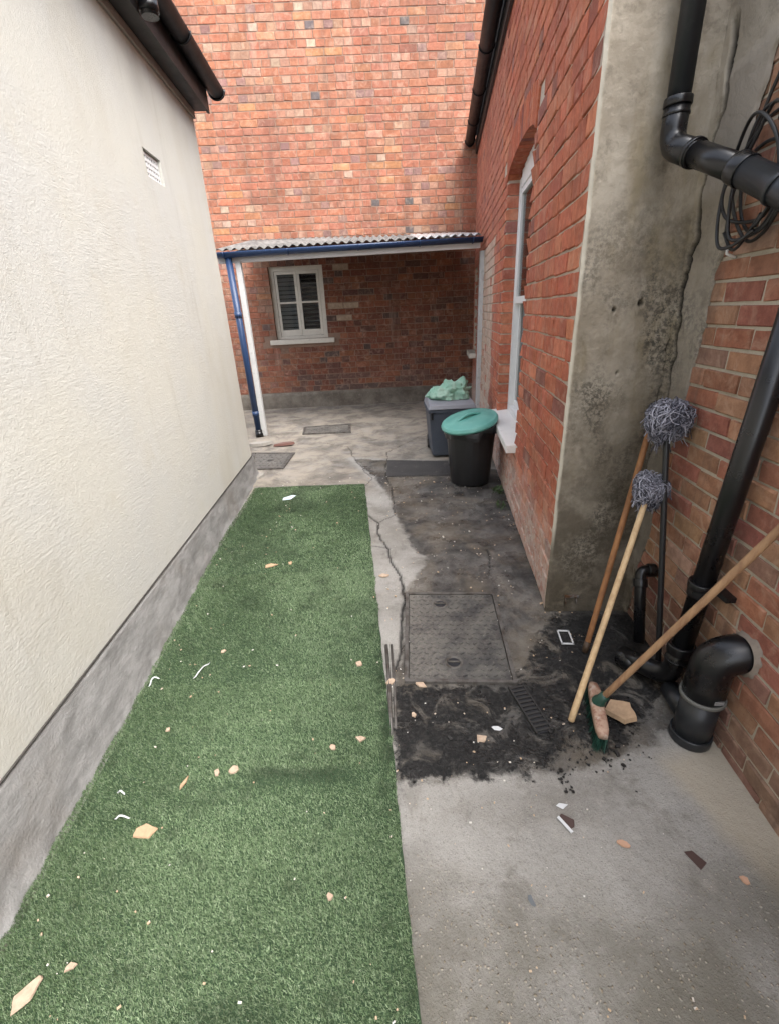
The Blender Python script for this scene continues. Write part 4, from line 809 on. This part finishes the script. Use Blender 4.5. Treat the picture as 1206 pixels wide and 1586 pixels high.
m_.add(V, [(i*NR+k, i*NR+(k+1) % NR, (i+1)*NR+(k+1) % NR, (i+1)*NR+k) for i in range(4) for k in range(NR)], True); n = N('bin_liner'); M['liner'] = n.fin((.01, .01, .011), .28, n.bump(n.noise(60, 5, .7), .5, .006)); m_.build('liner', M['liner'], bn)
lid = thing('bin_lid', (.82, 4.36, .58), 'teal round lid sitting askew on the black dustbin', 'lid')
la = Vector((-.21, -.13, 1)).normalized(); lc = Vector((.80, 4.35, .618)); n = N('teal_plastic'); c_ = n.mix(n.ramp(n.noise(8, 6), .4, .7), (.12, .36, .31), (.16, .42, .365)); M['teal'] = n.fin(c_, .45, n.bump(n.noise(150, 3), .08, .002))
m_ = MB(); m_.lathe(lc, [(.262, -.03), (.268, -.03), (.27, -.005), (.262, .0), (.262, .01), (.25, .016), (.235, .012), (.225, .02), (.13, .034), (0, .038)], 64, ax=la); m_.lathe(lc, [(.262, -.03), (.258, -.005), (.22, .012), (0, .03)], 64, ax=la); m_.build('lid_disc', M['teal'], lid)
hx = Vector((1, .25, 0)); hx = (hx-la*hx.dot(la)).normalized(); hy = la.cross(hx)
P = [lc+la*(.03+.035*math.sin(math.pi*t))+hx*(-.12+.24*t) for t in [i/12 for i in range(13)]]
m_ = MB(); V = []
for p in P:
    for (a_, b_) in ((-.02, -.012), (.02, -.012), (.017, .01), (-.017, .01)): V.append(p+hy*a_+la*b_)
m_.add(V, [(i*4+k, i*4+(k+1) % 4, (i+1)*4+(k+1) % 4, (i+1)*4+k) for i in range(12) for k in range(4)], True); m_.build('handle', M['teal'], lid)
gb = thing('wheelie_bin', (.78, 5.45, 0), 'grey square plastic bin behind the round black dustbin', 'bin')
M['greybin'] = paint('grey_bin_plastic', (.055, .065, .085), .5, .2, dirt=(.15, .14, .13), dirt_amt=.2); M['greylid'] = paint('grey_lid_plastic', (.22, .225, .25), .5, .15, dirt=(.2, .19, .17), dirt_amt=.2)
x0, x1, y0, y1 = .50, 1.02, 5.18, 5.72
m_ = MB(); m_.hexa([Vector((x0+.04, y0+.03, .02)), Vector((x1-.04, y0+.03, .02)), Vector((x1-.04, y1-.03, .02)), Vector((x0+.04, y1-.03, .02)), Vector((x0, y0, .56)), Vector((x1, y0, .56)), Vector((x1, y1, .56)), Vector((x0, y1, .56))]); m_.build('body', M['greybin'], gb, bevel=.02, seg=3)
m_ = MB(); m_.box((.76, 5.45, .545), (.545, .565, .035)); m_.build('rim', M['greybin'], gb, bevel=.008)
m_ = MB(); m_.hexa([Vector((x0-.012, y0-.03, .568)), Vector((x1+.012, y0-.03, .568)), Vector((x1+.012, y1+.02, .568)), Vector((x0-.012, y1+.02, .568)), Vector((x0+.01, y0-.01, .62)), Vector((x1-.01, y0-.01, .62)), Vector((x1-.01, y1, .66)), Vector((x0+.01, y1, .66))]); m_.build('lid', M['greylid'], gb, bevel=.012, seg=3)
for s_ in (-1, 1):
    m_ = MB(); m_.tube([(.76+s_*.20, 5.68, .085), (.76+s_*.24, 5.68, .085)], .085, 20); m_.build('wheel', M['blackpvc'], gb)
m_ = MB(); m_.box((.53, 5.155, .50), (.03, .03, .08)); m_.build('latch', M['blackpvc'], gb, bevel=.004)
# crumpled green sack
bg_ = bpy.data.objects.new('tmp', None)
import bmesh
bm = bmesh.new(); bmesh.ops.create_icosphere(bm, subdivisions=5, radius=1)
for v in bm.verts:
    p = v.co.copy(); d = 1+.42*(mnoise.noise(p*1.7)+.4*mnoise.noise(p*3.7)); cell = mnoise.cell_vector(p*2.5); vd = mnoise.voronoi(p*2.6)[0]; d += .34*(vd[1]-vd[0])-.1; d += .09*mnoise.noise(p*11)
    q = p*d; v.co = Vector((.79+q.x*.25, 5.56+q.y*.22, .655+max(-.12, q.z)*.17+.02*(q.z > 0)*q.x)); 
    if v.co.z < .655: v.co.z = .645+(v.co.z-.655)*.3
    v.co.z = max(v.co.z, .63+(v.co.y-5.18)*.05)
me = bpy.data.meshes.new('green_sack'); bm.to_mesh(me); bm.free()
n = N('thin_green_plastic'); c_ = n.mix(n.ramp(n.noise(9, 6), .4, .65), (.34, .60, .47), (.5, .68, .56)); n.b.inputs['Transmission Weight'].default_value = .0; M['sack'] = n.fin(c_, .35, n.bump(n.math('ADD', n.noise(38, 5, .75, dist=1.5), n.voro(30)), .9, .014)); tr_ = n.new('ShaderNodeBsdfTranslucent'); n.lk(c_, tr_.inputs[0]); mx_ = n.new('ShaderNodeMixShader'); mx_.inputs[0].default_value = .3; n.lk(n.b.outputs[0], mx_.inputs[1]); n.lk(tr_.outputs[0], mx_.inputs[2]); n.lk(mx_.outputs[0], n.out.inputs[0]); me.polygons.foreach_set('use_smooth', [True]*len(me.polygons)); me.materials.append(M['sack'])
so = bpy.data.objects.new('green_sack', me); COL.objects.link(so); tag(so, 'crumpled pale green plastic sack lying on the grey bin', 'sack')

# ================================================================== COVERS AND DRAINS
n = N('cast_iron_dirty'); sp_ = n.new('ShaderNodeSeparateXYZ'); n.lk(n.pos(), sp_.inputs[0]); c_ = n.mix(n.ramp(n.noise(6, 7, .7), .35, .65), (.035, .034, .034), (.10, .095, .085)); c_ = n.mix(n.ramp(n.noise(70, 5, .75), .55, .72, 0, .8), c_, (.19, .175, .155)); dry_ = n.math('MULTIPLY', n.ramp(n.math('ADD', sp_.outputs[0], n.math('MULTIPLY_ADD', n.noise(7, 5, .7), .5, -.25)), .34, .12), n.ramp(n.noise(80, 4, .75), .36, .58)); c_ = n.mix(n.math('MULTIPLY', dry_, .55), c_, (.17, .155, .135)); M['iron'] = n.fin(c_, n.ramp(n.noise(5, 5), .4, .65, .45, .8), n.bump(n.noise(110, 5, .7), .5, .004), .5)
n = N('cover_frame_metal'); c_ = n.mix(n.ramp(n.noise(14, 7, .7), .4, .65), (.115, .108, .10), (.055, .046, .038)); M['frame'] = n.fin(c_, .6, n.bump(n.noise(100, 4), .3, .002), .5, .3)
def quadlerp(Q, u, v):
    a = Q[0].lerp(Q[1], u); b = Q[3].lerp(Q[2], u); return a.lerp(b, v)
def cover(name, label, Q, z, studs, key, frame_w=.018):
    Q = [Vector((x, y, 0)) for x, y in Q]; c = sum(Q, Vector())/4; t = thing(name, (c.x, c.y, 0), label, 'manhole cover')
    g = lambda u, v, zz: quadlerp(Q, u, v)+Vector((0, 0, zz)); Lx = (Q[1]-Q[0]).length; Ly = (Q[3]-Q[0]).length; fu, fv = frame_w/Lx, frame_w/Ly
    m = MB()
    for (u0, u1, v0, v1) in ((0, 1, 0, fv), (0, 1, 1-fv, 1), (0, fu, fv, 1-fv), (1-fu, 1, fv, 1-fv)): m.hexa([g(u0, v0, -.02), g(u1, v0, -.02), g(u1, v1, -.02), g(u0, v1, -.02), g(u0, v0, z+.004), g(u1, v0, z+.004), g(u1, v1, z+.004), g(u0, v1, z+.004)])
    m.build('frame', M['frame'], t)
    m = MB(); e1, e2 = fu+.005/Lx, fv+.005/Ly; m.hexa([g(e1, e2, -.02), g(1-e1, e2, -.02), g(1-e1, 1-e2, -.02), g(e1, 1-e2, -.02), g(e1, e2, z), g(1-e1, e2, z), g(1-e1, 1-e2, z), g(e1, 1-e2, z)]); pl = m.build('plate', M['iron'], t, bevel=.002)
    if studs:
        m = MB(); nu, nv = studs; ux = (Q[1]-Q[0]).normalized(); uy = (Q[3]-Q[0]).normalized()
        for i in range(nu):
            for j in range(nv):
                u = .07+.86*(i+.5*(j % 2)*.9)/(nu-.4); v = .06+.88*j/(nv-1); 
                if any(math.hypot((u-ku)*Lx, (v-kv)*Ly) < .055 for ku, kv in key): continue
                p = g(u, v, z); d = (ux*.8+uy*(.6 if (i+j) % 2 else -.6)).normalized(); e_ = Vector((0, 0, 1)).cross(d); l_, w_ = .0135, .0055
                B = [p-d*l_-e_*w_, p+d*l_-e_*w_, p+d*l_+e_*w_, p-d*l_+e_*w_]; Tt = [p-d*l_*.7-e_*w_*.6, p+d*l_*.7-e_*w_*.6, p+d*l_*.7+e_*w_*.6, p-d*l_*.7+e_*w_*.6]; m.hexa([b_+Vector((0, 0, -.002)) for b_ in B]+[t_+Vector((0, 0, .0045)) for t_ in Tt])
        o = m.build('tread_pattern', M['iron'], t); o['kind'] = 'stuff'
    for (ku, kv) in key:
        p = g(ku, kv, z); m = MB(); ux = (Q[1]-Q[0]).normalized(); uy = Vector((0, 0, 1)).cross(ux)
        m.lathe(p, [(.03, -.0005), (.036, .006), (.042, .005), (.045, -.001)], 24); k_ = m.build('lifting_key', M['frame'], t)
        m = MB(); m.lathe(p, [(0, .0015), (.0305, .001)], 24); m.build('key_hole', M['dark_inside'], k_)
        m = MB(); m.tube([p-ux*.03+Vector((0, 0, .005)), p+ux*.03+Vector((0, 0, .005))], .005, 8); m.build('lifting_bar', M['frame'], k_)
    return t
cover('manhole_cover', 'large studded iron manhole cover in the dark damp concrete', [(.030, 1.655), (.548, 1.612), (.612, 2.352), (.074, 2.398)], .007, (13, 18), [(.38, .84), (.46, .18)])
cover('manhole_cover', 'small grey cover beside the far corner of the cream house', [(-1.56, 5.08), (-1.19, 5.06), (-1.165, 5.70), (-1.74, 5.80)], .008, (7, 8), [(.5, .5)], .03)
cover('manhole_cover', 'narrow dark drain cover in the sandy concrete near the back window', [(-1.22, 6.70), (-.50, 6.65), (-.545, 7.22), (-1.27, 7.17)], .008, (8, 7), [], .03)
# black ribbed rubber mat before the bins
mt = thing('rubber_mat', (.35, 4.9, 0), 'dark ribbed rubber mat lying in front of the grey bin', 'mat'); Q = [Vector(p) for p in ((-.015, 4.622, 0), (.66, 4.55, 0), (.70, 5.05, 0), (.01, 5.2, 0))]
M['rubber'] = paint('mat_rubber', (.045, .043, .042), .75, .3, dirt=(.15, .138, .12), dirt_amt=.75, nscale=5); m_ = MB(); m_.hexa([p+Vector((0, 0, -.006)) for p in Q]+[p+Vector((0, 0, .0035)) for p in Q]); m_.build('base', M['rubber'], mt)
for k in range(26):
    u0, u1 = (k+.2)/26, (k+.75)/26; m_ = MB(); P = [quadlerp(Q, u0, .02), quadlerp(Q, u1, .02), quadlerp(Q, u1, .98), quadlerp(Q, u0, .98)]; m_.hexa([p+Vector((0, 0, .002)) for p in P]+[p+Vector((0, 0, .0075)) for p in P]); m_.build('rib', M['rubber'], mt)
# slotted drain grate by the broom
M['dirty_slat'] = paint('muddy_slat', (.022, .021, .02), .6, .3, dirt_amt=.1)
gr = thing('drain_grate', (.56, 1.45, 0), 'short black slotted drain grate in the concrete beside the manhole', 'drain'); ga, gb_ = Vector((.535, 1.60, .004)), Vector((.585, 1.345, .004)); gd = (gb_-ga).normalized(); ge = Vector((gd.y, -gd.x, 0))
m_ = MB()
for s_ in (-1, 1): m_.box((ga+gb_)/2+ge*s_*.034, ((gb_-ga).length, .007, .012), gd, ge)
m_.build('frame', M['dirty_slat'], gr); m_ = MB(); m_.box((ga+gb_)/2-Vector((0, 0, .004)), ((gb_-ga).length, .06, .004), gd, ge); m_.build('gully', M['dark_inside'], gr)
for k in range(12):
    m_ = MB(); m_.box(ga.lerp(gb_, (k+.5)/12), (.0095, .061, .008), gd, ge); m_.build('slat', M['dirty_slat'], gr)
# steel edging left of the cover
ed = MB(); ed.tube([(-.052, 1.93, -.002), (-.042, 1.66, .0), (-.04, 1.36, -.001)], .009, 8); ed.tube([(-.025, 1.93, -.001), (-.018, 1.66, .001), (-.02, 1.40, .0)], .006, 8); tag(ed.build('metal_rail', M['frame'], None), 'thin rusty metal rails along the turf edge beside the manhole', 'rail')
# broken slabs at the canopy post
def chip_mesh(name, x, y, z, w_, l_, th, ang, seed, mat, tilt=0, nside=6, parent=None, sharp=.35):
    rg = random.Random(seed); P = []
    for k in range(nside):
        an = 2*math.pi*(k+rg.uniform(-sharp, sharp))/nside; r = rg.uniform(.72, 1.08); P.append((math.cos(an)*r*w_/2, math.sin(an)*r*l_/2))
    if th > .003:      # broken, splintered outline
        Q_ = []
        for k in range(nside):
            (ax_, ay_), (bx_, by_) = P[k], P[(k+1) % nside]; Q_.append(P[k])
            for f_ in (.33, .66): Q_.append((ax_+(bx_-ax_)*f_+rg.uniform(-.022, .022)*w_, ay_+(by_-ay_)*f_+rg.uniform(-.022, .022)*l_))
        P = Q_; nside = len(P)
    ca, sa = math.cos(ang), math.sin(ang); V = []
    for zz in (0, th):
        for (u, v) in P:
            k_ = 1 if zz == 0 else .93; u2, v2 = u*k_, v*k_; V.append((x+u2*ca-v2*sa, y+u2*sa+v2*ca, z+zz+tilt*(u2+w_/2)))
    m = MB(); m.add(V, [tuple(range(nside-1, -1, -1)), tuple(range(nside, 2*nside))]+[(k, (k+1) % nside, nside+(k+1) % nside, nside+k) for k in range(nside)]); return m.build(name, mat, parent)
M['tan'] = wood('torn_board', (.44, .305, .19), (.36, .24, .15)); M['tan2'] = wood('pale_board', (.46, .355, .265), (.38, .275, .20)); M['orange_bit'] = paint('orange_scrap', (.45, .27, .18), .8); M['dkbrown'] = paint('dark_brown_scrap', (.055, .03, .025), .6, .3); M['scrapwhite'] = paint('white_scrap', (.55, .56, .57), .5, .06, dirt_amt=.08); M['paleblue'] = paint('pale_blue_scrap', (.5, .6, .66), .5, .05, dirt_amt=.05); M['greyscrap'] = paint('grey_scrap', (.1, .11, .12), .6); M['slabred'] = paint('red_brown_slab', (.16, .08, .065), .8, .3, nscale=10); M['slabgrey'] = paint('grey_slab', (.28, .26, .23), .9, .3, nscale=10)
tag(chip_mesh('stone_slab', -1.36, 6.12, 0, .34, .13, .03, .12, 4, M['slabred'], .05), 'thin red brown slab lying in front of the blue canopy post', 'slab')
tag(chip_mesh('stone_slab', -1.72, 6.18, 0, .36, .16, .04, .05, 6, M['slabgrey'], .03), 'pale grey slab under the foot of the blue canopy post', 'slab')
tag(chip_mesh('stone_slab', -1.42, 4.83, -.01, .15, .22, .03, .2, 9, M['slabgrey']), 'whitish concrete lump at the far corner of the grey plinth', 'slab')

# ================================================================== LITTER
def z_at(x, y):
    on_turf = tl(y)-.02 < x < tr(y) and y < 4.4
    return float(turf_z(np.array([x]), np.array([y]))[0])+.007 if on_turf else .003
LIT = [  # name, x, y, w, l, angle, seed, mat, nside, label, category
 ('wood_chip', -.842, 2.804, .105, .055, .3, 1, 'tan', 5, 'tan board scrap on the turf, farthest of the large pieces', 'scrap'),
 ('wood_chip', -.711, 2.827, .03, .055, .2, 2, 'tan', 5, 'small tan scrap just right of the farthest tan board scrap', 'scrap'),
 ('wood_chip', -.187, 1.783, .035, .05, .1, 3, 'tan2', 6, 'pale scrap on the turf level with the manhole cover', 'scrap'),
 ('wood_chip', -.034, 1.664, .06, .04, .5, 4, 'tan2', 7, 'crumpled pale scrap on the turf edge at the metal rails', 'scrap'),
 ('wood_chip', .104, 1.639, .035, .085, .6, 5, 'tan2', 5, 'long pale scrap on the front edge of the large manhole cover', 'scrap'),
 ('wood_chip', -.164, 1.348, .05, .032, .0, 6, 'tan2', 4, 'small triangular pale scrap near the right edge of the turf', 'scrap'),
 ('wood_chip', -.272, 1.315, .03, .04, .8, 7, 'tan2', 5, 'tiny torn pale scrap left of the triangular one on turf', 'scrap'),
 ('wood_chip', -.646, 1.231, .045, .042, .1, 8, 'tan2', 6, 'pale pinkish scrap at the left end of the turf crease', 'scrap'),
 ('wood_chip', -.708, 1.223, .028, .035, .4, 9, 'tan2', 5, 'small scrap touching the left side of the pale pinkish scrap', 'scrap'),
 ('wood_chip', -.819, 1.19, .017, .075, -.25, 10, 'tan', 4, 'thin tan splinter standing out on the dark turf', 'splinter'),
 ('wood_chip', -.883, 1.016, .09, .062, .2, 11, 'tan', 5, 'big tan board fragment on the turf near the plinth', 'scrap'),
 ('wood_chip', -1.005, .614, .05, .10, -.55, 12, 'tan2', 5, 'largest pale board fragment in the near left corner', 'scrap'),
 ('wood_chip', -.921, .663, .038, .022, .5, 13, 'tan2', 5, 'small tan chip beside the largest near left fragment', 'scrap'),
 ('wood_chip', -.234, .798, .024, .022, .5, 14, 'tan2', 5, 'lone small chip in the middle of the near turf', 'scrap'),
 ('wood_chip', -.982, 1.434, .03, .026, .5, 15, 'tan2', 4, 'small pale chip on the turf close to the plinth foot', 'scrap'),
 ('wood_chip', -.899, 1.925, .032, .026, .5, 16, 'tan2', 5, 'small pale chip beside the white plastic curl on turf', 'scrap'),
 ('wood_chip', .324, 1.331, .05, .055, .3, 17, 'tan2', 4, 'pinkish board scrap lying on the black grime', 'scrap'),
 ('orange_peel_scrap', .693, .91, .045, .024, -.4, 18, 'orange_bit', 7, 'orange scrap on the bare concrete, left of the brown card', 'scrap'),
 ('orange_peel_scrap', 1.0, .793, .024, .03, .4, 19, 'orange_bit', 6, 'orange scrap on the bare concrete, right of the brown card', 'scrap'),
 ('brown_card', .893, .857, .07, .05, -.6, 20, 'dkbrown', 4, 'dark brown card scrap on the pale concrete', 'scrap'),
 ('brown_card', .543, .989, .05, .065, .5, 21, 'dkbrown', 5, 'dark brown folded scrap with a white edge on concrete', 'scrap'),
 ('dead_leaf', .356, .771, .018, .04, .3, 22, 'greyscrap', 7, 'dark grey leaf flat on the near concrete', 'leaf'),
 ('paper_label', .546, 1.044, .048, .03, -.1, 23, 'scrapwhite', 4, 'small white label above the folded brown scrap', 'label'),
 ('paper_label', -.947, 4.09, .15, .10, .5, 24, 'paleblue', 5, 'pale blue and white wrapper at the far end of the turf', 'wrapper'),
 ('paper_label', .398, 1.377, .045, .028, -.1, 25, 'scrapwhite', 6, 'white crumpled label on the black grime', 'label'),
 ('wood_chip', -.06, 2.62, .08, .05, .1, 27, 'tan2', 6, 'pale rubble flake on the concrete strip by the crack', 'rubble'),
 ('wood_chip', .06, 1.465, .03, .03, .1, 28, 'tan2', 5, 'small pale crumb in front of the manhole cover corner', 'rubble')]
for (nm, x, y, w_, l_, an, sd, mt_, ns_, lb, ct) in LIT:
    th = .0015 if 'label' in nm or 'card' in nm or 'leaf' in nm else .006
    o = chip_mesh(nm, x, y, z_at(x, y)-.002, w_, l_, th, an, sd, M[mt_], random.uniform(-.08, .12), ns_); tag(o, lb, ct)
    if lb.startswith('dark brown folded'):
        m_ = MB(); m_.box((x-.012, y-.012, z_at(x, y)+.004), (.010, .06, .003), (math.cos(.5), math.sin(.5), 0), (-math.sin(.5), math.cos(.5), 0)); m_.build('white_edge', M['scrapwhite'], o)
tb = chip_mesh('broken_tile', .918, 1.405, .010, .115, .15, .02, .35, 33, M['tan'], .22, 5); tag(tb, 'broken tan board piece leaning beside the broom head', 'scrap')
# white plastic frame
m_ = MB(); fx, fy = .88, 1.915; fu_ = Vector((math.cos(-.12), math.sin(-.12), 0)); fv_ = Vector((-fu_.y, fu_.x, 0)); fc = Vector((fx, fy, .006))
for (a_, b_, sx, sy) in ((0, .052, .062, .007), (0, -.052, .062, .007), (.028, 0, .006, .11), (-.028, 0, .006, .11)): m_.box(fc+fu_*a_+fv_*b_, (sx, sy, .006), fu_, fv_)
tag(m_.build('switch_surround', M['scrapwhite'], None), 'small hollow white plastic frame lying on the dark wet concrete', 'frame')
def curl(x, y, L_, ang, lb, seed):
    rg = random.Random(seed); P = []; a_ = ang; p = Vector((x, y, z_at(x, y)+.006))
    for k in range(9): P.append(p.copy()); a_ += rg.uniform(-.35, .55); p = p+Vector((math.cos(a_), math.sin(a_), 0))*L_/8; p.z = z_at(p.x, p.y)+.006+.01*math.sin(k*.7)
    m = MB(); m.tube(P, [.001]+[.0032]*7+[.001], 6); tag(m.build('plastic_strip', M['scrapwhite'], None), lb, 'strip')
curl(-.985, 1.73, .13, 1.2, 'white curled plastic strip on the turf beside the plinth', 3); curl(-1.15, 1.74, .07, 2.6, 'short white plastic curl resting against the foot of the plinth', 5); curl(-1.01, 1.06, .05, .4, 'tiny white plastic strip on the near turf beside big tan fragment', 7); curl(-1.02, 1.15, .045, 2.5, 'short white plastic strip on turf above the big tan fragment', 8)
# crumbs: far too many to count
m_ = MB(); rg = random.Random(21)
for i in range(900):
    y = .5+rg.random()**1.5*4.2; x = rg.uniform(-1.25, 1.15)
    on_t = float(tl(y))+.02 < x < float(tr(y)) and y < 4.35
    if on_t and rg.random() < (.8 if x > -.75 else .5): continue
    if not on_t and (x < float(tl(y))+.05 or x > .8+.1*y): continue
    if not on_t and y < 1.15 and rg.random() < .35: continue
    s_ = rg.uniform(.0016, .0055)*(1+.22*y)*(1.25 if rg.random() < .12 else .75); z_ = (z_at(x, y)+.001) if on_t else 0
    a_ = rg.uniform(0, 6.28); ux = Vector((math.cos(a_), math.sin(a_), rg.uniform(-.2, .2))); uy = Vector((0, 0, 1)).cross(ux).normalized()
    m_.box((x, y, z_+s_*.3), (s_*rg.uniform(.8, 2.2), s_, s_*.6), ux.normalized(), uy)
n = N('crumb_mix'); c_ = n.mix(n.ramp(n.voro(30, out='Color'), .3, .6), (.6, .58, .54), (.45, .33, .22)); M['crumb'] = n.fin(c_, .8); tag(m_.build('debris_crumbs', M['crumb'], None), 'scattered pale crumbs and flakes over turf and concrete', 'debris', kind='stuff')
m_ = MB(); rg = random.Random(4)
for i in range(420):      # wet black clods swept up by the broom
    x, y = rg.gauss(.64, .12), rg.gauss(1.26, .06)
    if i > 90: x, y = rg.uniform(-.01, .95), rg.uniform(1.18, 1.62)
    if i > 390: x, y = rg.gauss(.585, .02), rg.uniform(1.09, 1.2)
    s_ = rg.uniform(.002, .006)*(2.2 if rg.random() < .12 else 1); a_ = rg.uniform(0, 6.28); ux = Vector((math.cos(a_), math.sin(a_), rg.uniform(-.4, .4))).normalized(); uy = Vector((0, 0, 1)).cross(ux).normalized(); m_.box((x, y, s_*.25), (s_*rg.uniform(.8, 1.8), s_, s_*.7), ux, uy)
n = N('wet_dirt'); M['dirt'] = n.fin((.012, .011, .01), .5, n.bump(n.noise(200, 3), .6, .003)); tag(m_.build('dirt_clods', M['dirt'], None, bevel=.001, seg=1), 'black wet dirt clods around the broom and manhole', 'dirt', kind='stuff')
# weeds at the wall foot
def weed(x, y, n_, h, lb, seed):
    rg = random.Random(seed); t = thing('weed', (x, y, 0), lb, 'weed'); m = MB()
    for i in range(n_):
        a_ = rg.uniform(0, 6.28); l_ = rg.uniform(.5, 1)*h; p = Vector((x+rg.uniform(-.04, .04), y+rg.uniform(-.09, .09), 0)); d = Vector((math.cos(a_)*.7, math.sin(a_)*.7, rg.uniform(.4, 1))).normalized(); sd = d.cross(Vector((0, 0, 1))).normalized()*l_*.22; q = p+d*l_
        mid = p+d*l_*.55+Vector((0, 0, .01)); m.add([p, mid+sd, q, mid-sd], [(0, 1, 2, 3)])
    o = m.build('leaves', M['weed'], t, recalc=False); o['kind'] = 'stuff'
    m = MB(); 
    for i in range(4): m.tube([(x, y, 0), (x+rg.uniform(-.03, .03), y+rg.uniform(-.05, .05), h*.6)], .002, 5)
    m.build('stem', M['weed'], t)
n = N('weed_leaf'); M['weed'] = n.fin(n.mix(n.noise(40), (.035, .07, .025), (.075, .11, .04)), .6)
weed(1.02, 4.03, 40, .06, 'small weeds growing at the wall foot beside the dustbin', 1); weed(.97, 3.66, 26, .045, 'low weeds at the wall foot below the white sill', 2)
